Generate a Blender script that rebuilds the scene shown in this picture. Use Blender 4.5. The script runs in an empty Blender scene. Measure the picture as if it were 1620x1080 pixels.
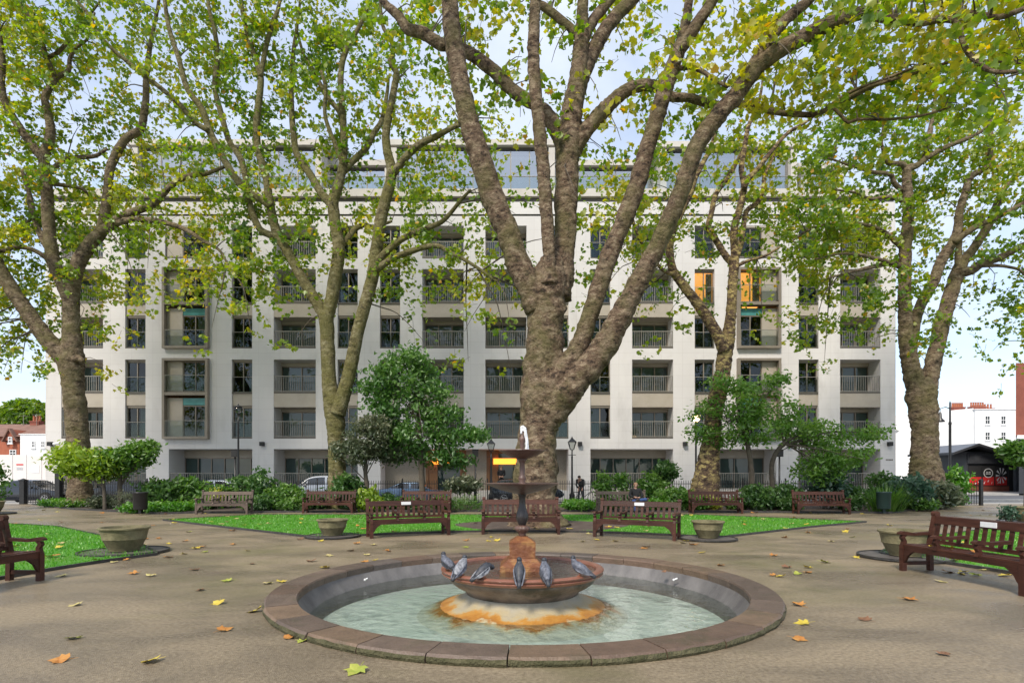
import bpy, bmesh, math, random
import numpy as np
from mathutils import Vector, Matrix, noise as mnoise
R = math.radians
random.seed(7); rng = np.random.default_rng(7)
S = bpy.context.scene
COL = S.collection

# ---------------- camera, world, sun, exposure ----------------
F, HZ, CH = 912.0, 752.0, 1.6          # focal length in photo pixels, horizon row, camera height
cam_d = bpy.data.cameras.new('camera'); cam = bpy.data.objects.new('camera', cam_d); COL.objects.link(cam)
cam.location = (0, 0, CH); cam.rotation_euler = (R(90), 0, 0)
cam_d.sensor_width = 36; cam_d.lens = F / 1620 * 36
cam_d.shift_y = (HZ - 540) / 1620
cam_d.clip_start = 0.05; cam_d.clip_end = 2000
S.camera = cam
SUN_EL, SUN_AZ = 46, 205               # azimuth clockwise from +Y: behind the camera, a little left
w = bpy.data.worlds.new('World'); S.world = w; w.use_nodes = True
nt = w.node_tree; nt.nodes.clear()
N = nt.nodes.new
sky = N('ShaderNodeTexSky'); sky.sky_type = 'NISHITA'; sky.sun_disc = False
sky.sun_elevation = R(SUN_EL); sky.sun_rotation = R(SUN_AZ); sky.dust_density = .6; sky.ozone_density = 2.0
tc = N('ShaderNodeTexCoord'); sep = N('ShaderNodeSeparateXYZ'); nt.links.new(tc.outputs['Generated'], sep.inputs[0])
addz = N('ShaderNodeMath'); addz.operation = 'ADD'; addz.inputs[1].default_value = 0.25; nt.links.new(sep.outputs[2], addz.inputs[0])
mx = N('ShaderNodeMath'); mx.operation = 'MAXIMUM'; mx.inputs[1].default_value = 0.08; nt.links.new(addz.outputs[0], mx.inputs[0])
dx = N('ShaderNodeMath'); dx.operation = 'DIVIDE'; nt.links.new(sep.outputs[0], dx.inputs[0]); nt.links.new(mx.outputs[0], dx.inputs[1])
dy = N('ShaderNodeMath'); dy.operation = 'DIVIDE'; nt.links.new(sep.outputs[1], dy.inputs[0]); nt.links.new(mx.outputs[0], dy.inputs[1])
cmb = N('ShaderNodeCombineXYZ'); nt.links.new(dx.outputs[0], cmb.inputs[0]); nt.links.new(dy.outputs[0], cmb.inputs[1])
cn = N('ShaderNodeTexNoise'); cn.inputs['Scale'].default_value = 1.7; cn.inputs['Detail'].default_value = 6; cn.inputs['Roughness'].default_value = .55
nt.links.new(cmb.outputs[0], cn.inputs['Vector'])
cr = N('ShaderNodeValToRGB'); cr.color_ramp.elements[0].position = .36; cr.color_ramp.elements[1].position = .66
cr.color_ramp.elements[0].color = (.42, .42, .42, 1); cr.color_ramp.elements[1].color = (.96, .96, .96, 1)
nt.links.new(cn.outputs['Fac'], cr.inputs[0])
mixc = N('ShaderNodeMix'); mixc.data_type = 'RGBA'
nt.links.new(cr.outputs[0], mixc.inputs['Factor']); nt.links.new(sky.outputs[0], mixc.inputs['A'])
mixc.inputs['B'].default_value = (4.1, 4.45, 5.05, 1)
bg = N('ShaderNodeBackground'); bg.inputs['Strength'].default_value = 0.13
nt.links.new(mixc.outputs['Result'], bg.inputs['Color'])
wo = N('ShaderNodeOutputWorld'); nt.links.new(bg.outputs[0], wo.inputs[0])
sd = bpy.data.lights.new('sun', 'SUN'); sun = bpy.data.objects.new('sun', sd); COL.objects.link(sun)
sd.energy = 2.4; sd.angle = R(12); sd.color = (1, .91, .78)
sv = Vector((math.sin(R(SUN_AZ)) * math.cos(R(SUN_EL)), math.cos(R(SUN_AZ)) * math.cos(R(SUN_EL)), math.sin(R(SUN_EL))))
sun.rotation_euler = sv.to_track_quat('Z', 'Y').to_euler(); sun.location = (0, -20, 60)
S.view_settings.view_transform = 'Standard'; S.view_settings.look = 'None'
S.view_settings.gamma = 1; S.view_settings.use_curve_mapping = False
S.view_settings.exposure = 0.90
S.render.engine = 'CYCLES'
S.cycles.transparent_max_bounces = 24; S.cycles.max_bounces = 8

# ---------------- helpers ----------------
def Wp(px, py, Y): return Vector(((px - 810) / F * Y, Y, CH - (py - HZ) / F * Y))      # pixel at a known distance
def Gp(px, py, z=0):
    Y = F * (CH - z) / (py - HZ); return Vector(((px - 810) / F * Y, Y, z))            # pixel on the ground
def sc(Y): return F / Y

class MB:
    def __init__(s): s.v = []; s.f = []; s.m = []; s.M = None
    def add(s, vs, fs, mi=0):
        o = len(s.v)
        if s.M is not None: vs = [s.M @ Vector(v) for v in vs]
        s.v += [tuple(v) for v in vs]; s.f += [tuple(i + o for i in f) for f in fs]; s.m += [mi] * len(fs)
        return s
    def box(s, x0, x1, y0, y1, z0, z1, mi=0):
        return s.add([(x0,y0,z0),(x1,y0,z0),(x1,y1,z0),(x0,y1,z0),(x0,y0,z1),(x1,y0,z1),(x1,y1,z1),(x0,y1,z1)],
              [(0,3,2,1),(4,5,6,7),(0,1,5,4),(1,2,6,5),(2,3,7,6),(3,0,4,7)], mi)
    def quad(s, a, b, c, d, mi=0): return s.add([a, b, c, d], [(0, 1, 2, 3)], mi)
    def prism(s, poly, h0, h1, axis='x', mi=0):
        n = len(poly)
        def P(p, h): return (h, p[0], p[1]) if axis == 'x' else ((p[0], h, p[1]) if axis == 'y' else (p[0], p[1], h))
        vs = [P(p, h0) for p in poly] + [P(p, h1) for p in poly]
        fs = [tuple(range(n - 1, -1, -1)), tuple(range(n, 2 * n))] + [(i, (i + 1) % n, n + (i + 1) % n, n + i) for i in range(n)]
        return s.add(vs, fs, mi)
    def tube(s, pts, rad, n=8, cap=True, mi=0, wob=0.0, seed=0, freq=1.0):
        pts = [Vector(p) for p in pts]; vs = []; fs = []; ref = None
        for i, p in enumerate(pts):
            t = (pts[min(i + 1, len(pts) - 1)] - pts[max(i - 1, 0)])
            if t.length < 1e-9: t = Vector((0, 0, 1))
            t.normalize()
            if ref is None: ref = t.orthogonal().normalized()
            a = (ref - t * ref.dot(t))
            if a.length < 1e-6: a = t.orthogonal()
            a.normalize(); b = t.cross(a); ref = a
            for k in range(n):
                th = 2 * math.pi * k / n
                d = a * math.cos(th) + b * math.sin(th)
                r = rad[i]
                if wob:
                    q = p + d * r
                    qq = q / max(rad[i], .05)
                    nz = mnoise.noise(qq * .6 + Vector((seed, 0, 0))) + .6 * mnoise.noise(qq * 1.5 + Vector((seed, 3, 0))) + .25 * mnoise.noise(Vector((qq.x * 2.2, qq.y * 2.2, qq.z * 3.0)))
                    r *= 1 + wob * nz
                vs.append(p + d * r)
        for i in range(len(pts) - 1):
            for k in range(n):
                k2 = (k + 1) % n
                fs.append((i * n + k, i * n + k2, (i + 1) * n + k2, (i + 1) * n + k))
        if cap: fs.append(tuple(range(n - 1, -1, -1))); fs.append(tuple((len(pts) - 1) * n + k for k in range(n)))
        return s.add(vs, fs, mi)
    def bar(s, a, b, w, h=None, mi=0):
        a = Vector(a); b = Vector(b); h = h or w; t = (b - a).normalized()
        u = t.cross(Vector((0, 0, 1)))
        if u.length < 1e-4: u = Vector((1, 0, 0))
        u.normalize(); v = u.cross(t)
        c = [u * (-w/2) + v * (-h/2), u * (w/2) + v * (-h/2), u * (w/2) + v * (h/2), u * (-w/2) + v * (h/2)]
        return s.add([a + q for q in c] + [b + q for q in c], [(3,2,1,0),(4,5,6,7),(0,1,5,4),(1,2,6,5),(2,3,7,6),(3,0,4,7)], mi)
    def lathe(s, prof, n=32, c=(0, 0, 0), mi=0, a0=0, a1=2 * math.pi, fl=0, nf=0, cap=True):
        vs = []; fs = []; full = abs(a1 - a0 - 2 * math.pi) < 1e-6; m = n if full else n + 1
        for r, z in prof:
            for k in range(m):
                th = a0 + (a1 - a0) * k / n; rr = r * (1 + fl * math.cos(nf * th))
                vs.append((c[0] + rr * math.cos(th), c[1] + rr * math.sin(th), c[2] + z))
        for i in range(len(prof) - 1):
            for k in range(n):
                k2 = (k + 1) % m
                fs.append((i * m + k, i * m + k2, (i + 1) * m + k2, (i + 1) * m + k))
        if cap and full and prof[0][0] > 1e-4: fs.append(tuple(range(m - 1, -1, -1)))
        if cap and full and prof[-1][0] > 1e-4: fs.append(tuple((len(prof) - 1) * m + k for k in range(m)))
        return s.add(vs, fs, mi)
    def ball(s, c, r, n=10, mi=0, sz=(1, 1, 1)):
        pr = [(math.sin(math.pi * i / n) * r, -math.cos(math.pi * i / n) * r) for i in range(n + 1)]
        vs = []; fs = []; m = n + 4
        for rr, z in pr:
            for k in range(m):
                th = 2 * math.pi * k / m; vs.append((c[0] + rr * math.cos(th) * sz[0], c[1] + rr * math.sin(th) * sz[1], c[2] + z * sz[2]))
        for i in range(n):
            for k in range(m): fs.append((i*m+k, i*m+(k+1)%m, (i+1)*m+(k+1)%m, (i+1)*m+k))
        return s.add(vs, fs, mi)
    def mesh(s, name, mats, smooth=False, off=None):
        me = bpy.data.meshes.new(name)
        vs = s.v if off is None else [(v[0]-off[0], v[1]-off[1], v[2]-off[2]) for v in s.v]
        me.from_pydata(vs, [], s.f)
        for m in (mats if isinstance(mats, (list, tuple)) else [mats]): me.materials.append(m)
        if max(s.m, default=0) > 0: me.polygons.foreach_set('material_index', s.m)
        if smooth: me.polygons.foreach_set('use_smooth', [True] * len(me.polygons))
        me.validate(); me.update()
        return me
    def build(s, name, mats, parent=None, smooth=False, world=False):
        off = None
        if world and parent is not None:
            off = Vector((0, 0, 0)); q = parent
            while q: off += q.location; q = q.parent
        o = bpy.data.objects.new(name, s.mesh(name, mats, smooth, off)); COL.objects.link(o)
        if parent is not None: o.parent = parent
        return o

def smooth_by_angle(o, ang=40):
    me = o.data; me.polygons.foreach_set('use_smooth', [True] * len(me.polygons))
    try: me.set_sharp_from_angle(angle=R(ang))
    except Exception: pass
    return o
def tag(o, label=None, cat=None, group=None, kind=None):
    if label: o['label'] = label
    if cat: o['category'] = cat
    if group: o['group'] = group
    if kind: o['kind'] = kind
    return o
def empty(name, loc, rz=0, label=None, cat=None, group=None):
    o = bpy.data.objects.new(name, None); COL.objects.link(o); o.location = loc; o.rotation_euler = (0, 0, rz)
    return tag(o, label, cat, group)
def copy_tree(o, parent=None):
    c = o.copy(); COL.objects.link(c); c.parent = parent
    for ch in list(o.children): copy_tree(ch, c)
    return c

# ---------------- materials ----------------
def new_mat(name):
    m = bpy.data.materials.new(name); m.use_nodes = True; t = m.node_tree
    return m, t, t.nodes['Principled BSDF']
def mat(name, col, rough=.6, col2=None, nscale=4, bump=0, bscale=40, metal=0, spec=.5, col3=None, n3=1.2, t3=(.5, .62), detail=5, stretch=None, rvar=0, emit=None, es=1.0):
    m, t, p = new_mat(name); L = t.links.new
    p.inputs['Roughness'].default_value = rough; p.inputs['Metallic'].default_value = metal
    p.inputs['Specular IOR Level'].default_value = spec
    p.inputs['Base Color'].default_value = (*col, 1)
    if emit: p.inputs['Emission Color'].default_value = (*emit, 1); p.inputs['Emission Strength'].default_value = es
    if col2 or bump or col3:
        tcn = t.nodes.new('ShaderNodeTexCoord'); vec = tcn.outputs['Object']
        if stretch:
            mp = t.nodes.new('ShaderNodeMapping'); mp.inputs['Scale'].default_value = stretch; L(vec, mp.inputs[0]); vec = mp.outputs[0]
    out = None
    if col2:
        n = t.nodes.new('ShaderNodeTexNoise'); n.inputs['Scale'].default_value = nscale; n.inputs['Detail'].default_value = detail; n.inputs['Roughness'].default_value = .62; L(vec, n.inputs['Vector'])
        r = t.nodes.new('ShaderNodeValToRGB'); r.color_ramp.elements[0].position = .34; r.color_ramp.elements[1].position = .68
        r.color_ramp.elements[0].color = (*col, 1); r.color_ramp.elements[1].color = (*col2, 1); L(n.outputs['Fac'], r.inputs[0]); out = r.outputs[0]
        if rvar:
            mr = t.nodes.new('ShaderNodeMapRange'); mr.inputs['From Min'].default_value = .35; mr.inputs['From Max'].default_value = .65
            mr.inputs['To Min'].default_value = rough - rvar; mr.inputs['To Max'].default_value = rough + rvar; L(n.outputs['Fac'], mr.inputs[0]); L(mr.outputs[0], p.inputs['Roughness'])
    if col3:
        n = t.nodes.new('ShaderNodeTexNoise'); n.inputs['Scale'].default_value = n3; n.inputs['Detail'].default_value = 7; n.inputs['Roughness'].default_value = .6; L(vec, n.inputs['Vector'])
        r = t.nodes.new('ShaderNodeValToRGB'); r.color_ramp.elements[0].position = t3[0]; r.color_ramp.elements[1].position = t3[1]; L(n.outputs['Fac'], r.inputs[0])
        mi = t.nodes.new('ShaderNodeMix'); mi.data_type = 'RGBA'; L(r.outputs[0], mi.inputs['Factor'])
        if out: L(out, mi.inputs['A'])
        else: mi.inputs['A'].default_value = (*col, 1)
        mi.inputs['B'].default_value = (*col3, 1); out = mi.outputs['Result']
    if out: L(out, p.inputs['Base Color'])
    if bump:
        n = t.nodes.new('ShaderNodeTexNoise'); n.inputs['Scale'].default_value = bscale; n.inputs['Detail'].default_value = 5; L(vec, n.inputs['Vector'])
        b = t.nodes.new('ShaderNodeBump'); b.inputs['Strength'].default_value = bump; b.inputs['Distance'].default_value = .05; L(n.outputs['Fac'], b.inputs['Height']); L(b.outputs[0], p.inputs['Normal'])
    return m
def leaf_mat(name, stops, trans=.45):
    m, t, p = new_mat(name); L = t.links.new; t.nodes.remove(p)
    at = t.nodes.new('ShaderNodeAttribute'); at.attribute_name = 'tint'
    r = t.nodes.new('ShaderNodeValToRGB'); els = r.color_ramp.elements
    while len(els) < len(stops): els.new(.5)
    for e, (q, c) in zip(els, stops): e.position = q; e.color = (*c, 1)
    L(at.outputs['Fac'], r.inputs[0])
    d = t.nodes.new('ShaderNodeBsdfDiffuse'); tr = t.nodes.new('ShaderNodeBsdfTranslucent'); g = t.nodes.new('ShaderNodeBsdfGlossy'); g.inputs['Roughness'].default_value = .42
    g.inputs['Color'].default_value = (.8, .85, .8, 1)
    hs = t.nodes.new('ShaderNodeHueSaturation'); hs.inputs['Value'].default_value = 1.75; hs.inputs['Saturation'].default_value = 1.08; L(r.outputs[0], hs.inputs['Color'])
    L(r.outputs[0], d.inputs[0]); L(hs.outputs[0], tr.inputs[0])
    m1 = t.nodes.new('ShaderNodeMixShader'); m1.inputs[0].default_value = trans; L(d.outputs[0], m1.inputs[1]); L(tr.outputs[0], m1.inputs[2])
    m2 = t.nodes.new('ShaderNodeMixShader'); m2.inputs[0].default_value = .05; L(m1.outputs[0], m2.inputs[1]); L(g.outputs[0], m2.inputs[2])
    o = [n for n in t.nodes if n.type == 'OUTPUT_MATERIAL'][0]; L(m2.outputs[0], o.inputs[0])
    return m
def glass_mat(name, tint=(.8, .88, .88), ior=1.9, rough=.02, mul=1.0, bump=0, bscale=8, dist=.02):
    m, t, p = new_mat(name); L = t.links.new; t.nodes.remove(p)
    tr = t.nodes.new('ShaderNodeBsdfTransparent'); tr.inputs[0].default_value = (*tint, 1)
    g = t.nodes.new('ShaderNodeBsdfGlossy'); g.inputs['Roughness'].default_value = rough
    fr = t.nodes.new('ShaderNodeFresnel'); fr.inputs['IOR'].default_value = ior
    fm = t.nodes.new('ShaderNodeMath'); fm.operation = 'MULTIPLY'; fm.inputs[1].default_value = mul; fm.use_clamp = True; L(fr.outputs[0], fm.inputs[0])
    mi = t.nodes.new('ShaderNodeMixShader'); L(fm.outputs[0], mi.inputs[0]); L(tr.outputs[0], mi.inputs[1]); L(g.outputs[0], mi.inputs[2])
    if bump:
        tcn = t.nodes.new('ShaderNodeTexCoord'); n = t.nodes.new('ShaderNodeTexNoise'); n.inputs['Scale'].default_value = bscale; n.inputs['Detail'].default_value = 3; L(tcn.outputs['Object'], n.inputs['Vector'])
        b = t.nodes.new('ShaderNodeBump'); b.inputs['Strength'].default_value = bump; b.inputs['Distance'].default_value = dist; L(n.outputs['Fac'], b.inputs['Height'])
        L(b.outputs[0], g.inputs['Normal']); L(b.outputs[0], fr.inputs['Normal'])
    o = [n for n in t.nodes if n.type == 'OUTPUT_MATERIAL'][0]; L(mi.outputs[0], o.inputs[0])
    return m
M = {}
M['path'] = mat('path_tarmac', (.165, .127, .084), .5, (.32, .26, .18), 26, .5, 110, col3=(.135, .125, .055), n3=.30, t3=(.50, .74), detail=9, rvar=.12)
def _path_extra(m):
    t = m.node_tree; L = t.links.new; p = t.nodes['Principled BSDF']; src = p.inputs['Base Color'].links[0].from_socket
    tcn = t.nodes.new('ShaderNodeTexCoord'); mp = t.nodes.new('ShaderNodeMapping'); mp.inputs['Scale'].default_value = (.55, 1.0, 1); mp.inputs['Rotation'].default_value = (0, 0, .5); L(tcn.outputs['Object'], mp.inputs[0])
    n = t.nodes.new('ShaderNodeTexNoise'); n.inputs['Scale'].default_value = .75; n.inputs['Detail'].default_value = 9; n.inputs['Roughness'].default_value = .6; n.inputs['Distortion'].default_value = .4; L(mp.outputs[0], n.inputs['Vector'])
    r = t.nodes.new('ShaderNodeValToRGB'); r.color_ramp.elements[0].position = .38; r.color_ramp.elements[1].position = .62; r.color_ramp.elements[0].color = (.70, .69, .69, 1); r.color_ramp.elements[1].color = (1.12, 1.10, 1.04, 1); L(n.outputs['Fac'], r.inputs[0])
    mu = t.nodes.new('ShaderNodeMix'); mu.data_type = 'RGBA'; mu.blend_type = 'MULTIPLY'; mu.inputs['Factor'].default_value = .9; L(src, mu.inputs['A']); L(r.outputs[0], mu.inputs['B']); L(mu.outputs['Result'], p.inputs['Base Color'])
    mr = t.nodes.new('ShaderNodeMapRange'); mr.inputs['From Min'].default_value = .38; mr.inputs['From Max'].default_value = .62; mr.inputs['To Min'].default_value = .24; mr.inputs['To Max'].default_value = .58; L(n.outputs['Fac'], mr.inputs[0]); L(mr.outputs[0], p.inputs['Roughness'])
_path_extra(M['path'])
M['road'] = mat('road_tarmac', (.10, .10, .105), .6, (.14, .14, .14), .8, .2, 90)
M['pave'] = mat('pavement_stone', (.30, .29, .27), .7, (.38, .36, .34), 1.5, .15, 30)
M['kerb'] = mat('kerb_stone', (.3, .29, .28), .8, (.4, .39, .37), 6)
M['lawn'] = mat('lawn_grass', (.052, .20, .010), .8, (.085, .27, .016), 1.1, .6, 60, col3=(.11, .165, .035), n3=.6, t3=(.50, .72))
M['blade'] = leaf_mat('grass_blade', [(0, (.05, .20, .010)), (.6, (.09, .30, .014)), (1, (.17, .36, .03))], .35)
M['soil'] = mat('bare_soil', (.060, .043, .034), .85, (.11, .082, .066), 3, .8, 25)
M['edge'] = mat('lawn_edging', (.018, .017, .017), .5, (.05, .047, .042), 8, .4, 30)
M['edgewood'] = mat('timber_edging', (.13, .11, .05), .8, (.24, .2, .10), 8)
M['wall'] = mat('white_render', (.565, .545, .535), .8, (.63, .61, .595), .35, .03, 60, col3=(.47, .45, .43), n3=.8, t3=(.56, .82), stretch=(1, 1, .35))
def _joints(m):
    t = m.node_tree; L = t.links.new; p = t.nodes['Principled BSDF']; src = p.inputs['Base Color'].links[0].from_socket
    tcn = t.nodes.new('ShaderNodeTexCoord'); mp = t.nodes.new('ShaderNodeMapping'); mp.inputs['Rotation'].default_value = (R(90), 0, 0); L(tcn.outputs['Object'], mp.inputs[0])
    br = t.nodes.new('ShaderNodeTexBrick'); br.offset = 0; br.inputs['Scale'].default_value = 1; br.inputs['Brick Width'].default_value = 1.47; br.inputs['Row Height'].default_value = .777; br.inputs['Mortar Size'].default_value = .012; br.inputs['Mortar Smooth'].default_value = .3
    br.inputs['Color1'].default_value = (1, 1, 1, 1); br.inputs['Color2'].default_value = (.965, .965, .97, 1); br.inputs['Mortar'].default_value = (.86, .85, .84, 1); L(mp.outputs[0], br.inputs['Vector'])
    mu = t.nodes.new('ShaderNodeMix'); mu.data_type = 'RGBA'; mu.blend_type = 'MULTIPLY'; mu.inputs['Factor'].default_value = 1; L(src, mu.inputs['A']); L(br.outputs['Color'], mu.inputs['B']); L(mu.outputs['Result'], p.inputs['Base Color'])
_joints(M['wall'])
M['stone'] = mat('pale_stone', (.46, .43, .39), .75, (.54, .51, .47), .8)
M['bronze'] = mat('bronze_metal', (.22, .185, .145), .45, (.27, .23, .185), 1.2, metal=.35)
M['bronzed'] = mat('dark_bronze', (.105, .092, .076), .45, metal=.3)
M['panel'] = mat('beige_panel', (.36, .315, .255), .5, (.41, .36, .30), 1.1, metal=.15)
M['rail'] = mat('railing_metal', (.235, .22, .19), .5, metal=.2)
M['pane'] = glass_mat('window_glass', (.34, .44, .42), 1.6, .012, 1.1)
M['railglass'] = glass_mat('balustrade_glass', (.80, .88, .88), 1.4, .02, .7)
M['skyglass'] = glass_mat('penthouse_glass', (.84, .93, .94), 2.2, .02, 3.6)
M['teal'] = mat('teal_glass', (.06, .23, .22), .18, (.09, .30, .29), 2)
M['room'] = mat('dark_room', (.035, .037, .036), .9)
M['roomlit'] = mat('lit_room', (.5, .3, .12), .9, emit=(1, .38, .08), es=1.15)
M['lightbox'] = mat('orange_light_box', (.9, .35, .05), .6, emit=(1, .28, .03), es=1.6)
M['curtain'] = mat('pale_curtain', (.16, .26, .24), .9, (.24, .34, .32), 6)
M['curtainw'] = mat('white_curtain', (.55, .55, .52), .9, (.66, .66, .63), 6)
M['curtainy'] = mat('yellow_curtain', (.42, .36, .02), .8, (.52, .44, .03), 5)
M['black'] = mat('black_paint', (.012, .012, .013), .38, (.02, .02, .021), 10)
M['blackm'] = mat('matt_black', (.016, .016, .017), .7)
M['wood'] = mat('bench_stain', (.036, .0115, .007), .48, (.070, .025, .015), 3, .25, 60, spec=.3, stretch=(1, 6, 6), rvar=.08)
M['woodold'] = mat('weathered_teak', (.075, .052, .040), .8, (.125, .095, .076), 4, .3, 60, stretch=(1, 6, 6))
M['plaque'] = mat('white_plaque', (.68, .68, .69), .4, (.75, .75, .75), 20)
M['terra'] = mat('mossy_stone_pot', (.125, .108, .055), .85, (.21, .185, .10), 5, .4, 40, col3=(.07, .068, .028), n3=3, t3=(.48, .7))
M['coping'] = [mat('coping_stone_%d' % i, c, .55, tuple(x * 1.45 for x in c), 5, .35, 30, col3=(.055, .05, .025), n3=2.2, t3=(.56, .8)) for i, c in enumerate([(.100, .064, .044), (.085, .060, .045), (.112, .074, .047), (.074, .058, .049)])]
M['moss'] = mat('mossy_stone_edge', (.050, .050, .018), .9, (.11, .10, .05), 9, .9, 40)
M['poolwall'] = mat('pool_wall', (.085, .08, .08), .55, (.165, .155, .15), 2.6, .2, 30, stretch=(1, 1, .3))
M['poolfloor'] = mat('pool_floor', (.48, .53, .48), .7, (.64, .67, .61), 1.3, .1, 10, col3=(.30, .34, .31), n3=1.1, t3=(.52, .62))
M['water'] = glass_mat('pool_water', (.88, .94, .92), 1.36, .02, 1.3, .5, 6, .03)
M['basinwater'] = glass_mat('basin_water', (.72, .75, .74), 1.36, .02, 1.5, .8, 14, .04)
M['basinfloor'] = mat('basin_floor', (.17, .17, .155), .6, (.27, .27, .25), 5)
M['rim'] = mat('red_stone_rim', (.17, .068, .045), .32, (.26, .115, .078), 5, .2, 30)
M['bowl'] = mat('dark_bowl_stone', (.10, .078, .062), .5, (.19, .15, .12), 4, .3, 25, col3=(.05, .045, .03), n3=3)
M['apron'] = mat('limescale_apron', (.40, .36, .28), .5, (.50, .47, .40), 3, .15, 20)
M['rust'] = mat('rusty_limescale', (.42, .16, .015), .5, (.58, .27, .05), 4, .25, 20, stretch=(1, 1, 1), col3=(.48, .40, .28), n3=2.0, t3=(.55, .72))
M['rustst'] = mat('rust_stained_stone', (.13, .045, .020), .45, (.21, .085, .035), 5, .3, 25, col3=(.30, .16, .055), n3=5, t3=(.52, .7))
M['iron'] = mat('brown_cast_iron', (.075, .042, .034), .4, (.15, .088, .07), 7, .25, 30)
M['irondk'] = mat('dark_cast_iron', (.022, .018, .018), .35, (.05, .04, .038), 8, .2, 30)
m_, t_, p_ = new_mat('splash_water'); p_.inputs['Base Color'].default_value = (.85, .88, .92, 1); p_.inputs['Roughness'].default_value = .25; p_.inputs['Alpha'].default_value = .8; M['splash'] = m_
M['rubber'] = mat('tyre', (.012, .012, .012), .8)
M['chrome'] = mat('alloy', (.45, .45, .46), .3, metal=.9)
M['carglass'] = mat('car_glass', (.012, .015, .017), .06, spec=.8)
M['lampglass'] = glass_mat('lamp_glass', (.8, .82, .8), 1.5)
M['lamplit'] = mat('lit_lamp', (1, .8, .5), .5, emit=(1, .66, .30), es=6)
M['skin'] = mat('skin', (.50, .29, .21), .55)
M['hair'] = mat('hair', (.16, .09, .05), .7)
M['cloth'] = mat('black_cloth', (.014, .014, .016), .85)
M['jeans'] = mat('blue_denim', (.035, .075, .22), .85, (.06, .11, .28), 12)
M['shoe'] = mat('shoe', (.02, .018, .016), .5)

def _vary(m, lo=.72, hi=1.3):
    t = m.node_tree; L = t.links.new; p = t.nodes['Principled BSDF']; src = p.inputs['Base Color'].links[0].from_socket
    oi = t.nodes.new('ShaderNodeObjectInfo'); mr = t.nodes.new('ShaderNodeMapRange'); mr.inputs['To Min'].default_value = lo; mr.inputs['To Max'].default_value = hi; L(oi.outputs['Random'], mr.inputs[0])
    hs = t.nodes.new('ShaderNodeHueSaturation'); L(mr.outputs[0], hs.inputs['Value']); L(src, hs.inputs['Color']); L(hs.outputs[0], p.inputs['Base Color'])
_vary(M['wood']); _vary(M['woodold'])
for q in M['coping']: _vary(q, .8, 1.25)
# ---------------- ground ----------------
def sheet(name, poly, z, m, kind='structure'):
    b = MB(); b.add([(p[0], p[1], z) for p in poly], [tuple(range(len(poly)))]); o = b.build(name, m); tag(o, kind=kind); return o
FX, FY = .145, 8.175                     # fountain centre
def ring_sheet(name, m, z, outer, hole_r, n=96):
    # a polygon with a round hole (the pool): a fan of quads between hole and outline
    vs = []; fs = []
    for k in range(n):
        th = 2 * math.pi * k / n; d = (math.cos(th), math.sin(th)); best = 1e9
        for i in range(len(outer)):
            (x1, y1), (x2, y2) = outer[i], outer[(i + 1) % len(outer)]
            ex, ey = x2 - x1, y2 - y1; den = d[0] * ey - d[1] * ex
            if abs(den) < 1e-9: continue
            t = ((x1 - FX) * ey - (y1 - FY) * ex) / den; u = ((x1 - FX) * d[1] - (y1 - FY) * d[0]) / den
            if t > 0 and -1e-6 <= u <= 1 + 1e-6: best = min(best, t)
        vs += [(FX + d[0] * hole_r, FY + d[1] * hole_r, z), (FX + d[0] * best, FY + d[1] * best, z)]
    for k in range(n): a = 2 * k; b = 2 * ((k + 1) % n); fs.append((a, a + 1, b + 1, b))
    o = MB().add(vs, fs).build(name, m); tag(o, kind='structure'); return o
ring_sheet('road', M['road'], -.11, [(-600, -300), (600, -300), (600, 900), (-600, 900)], 3.22)
ring_sheet('garden_path', M['path'], 0, [(-45, -25), (45, -25), (45, 32.6), (-45, 32.6)], 3.2)
tag(MB().box(-60, 60, 32.6, 34.0, -.3, .004).build('pavement', M['pave']), kind='structure')
tag(MB().box(-60, 60, 34.0, 34.15, -.3, .02).build('kerb', M['kerb']), kind='structure')
tag(MB().box(-34, 60, 38.5, 39.4, -.3, .012).build('pavement', M['pave']), kind='structure')
tag(MB().box(-34, 60, 38.36, 38.5, -.3, .025).build('kerb', M['kerb']), kind='structure')

def arc(r, a0, a1, n): return [(FX + r * math.cos(R(a)), FY + r * math.sin(R(a))) for a in np.linspace(a0, a1, n)]
lawnC = [(-12.4, 20.5), (-9.6, 18.3)] + arc(8.25, 128, 52, 30) + [(9.4, 17.9), (12.1, 19.7), (7.4, 23.2), (-10.2, 23.2)]
lawnL = [(-7.25, 11.75)] + [(-8.3, 13.0), (-10.5, 14.9), (-14, 17.8), (-16.5, 18.9), (-32, 19.2), (-32, 2)] + arc(8.05, 219, 155, 20)
lawnR = [(7.5, 11.75)] + arc(8.05, 25, -39, 20) + [(32, 2), (32, 19.2), (16.8, 18.2), (14.3, 17.2), (10.8, 14.9), (8.6, 13.0)]
for i, pl in enumerate((lawnC, lawnL, lawnR)):
    lw = sheet('lawn', pl, .028, M['lawn'])
    b = MB(); n = len(pl); cx = sum(p[0] for p in pl) / n; cy = sum(p[1] for p in pl) / n
    for k in range(n):
        (x1, y1), (x2, y2) = pl[k], pl[(k + 1) % n]
        b.bar((x1, y1, .02), (x2, y2, .02), .05, .07)
    tag(b.build('lawn_edging', M['edgewood'] if False else M['edge']), kind='structure')
soil = [(.95 + 2.75 * math.cos(t) * (1 + .08 * math.sin(3 * t)), 18.25 + 1.95 * math.sin(t) * (1 + .06 * math.sin(5 * t + 1))) for t in np.linspace(0, 2 * math.pi, 40)[:-1]]
soil = [(x, max(y, FY + math.sqrt(max(8.29 ** 2 - (x - FX) ** 2, 0)))) for x, y in soil]
sheet('bare_soil', soil, .034, M['soil'])
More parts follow.
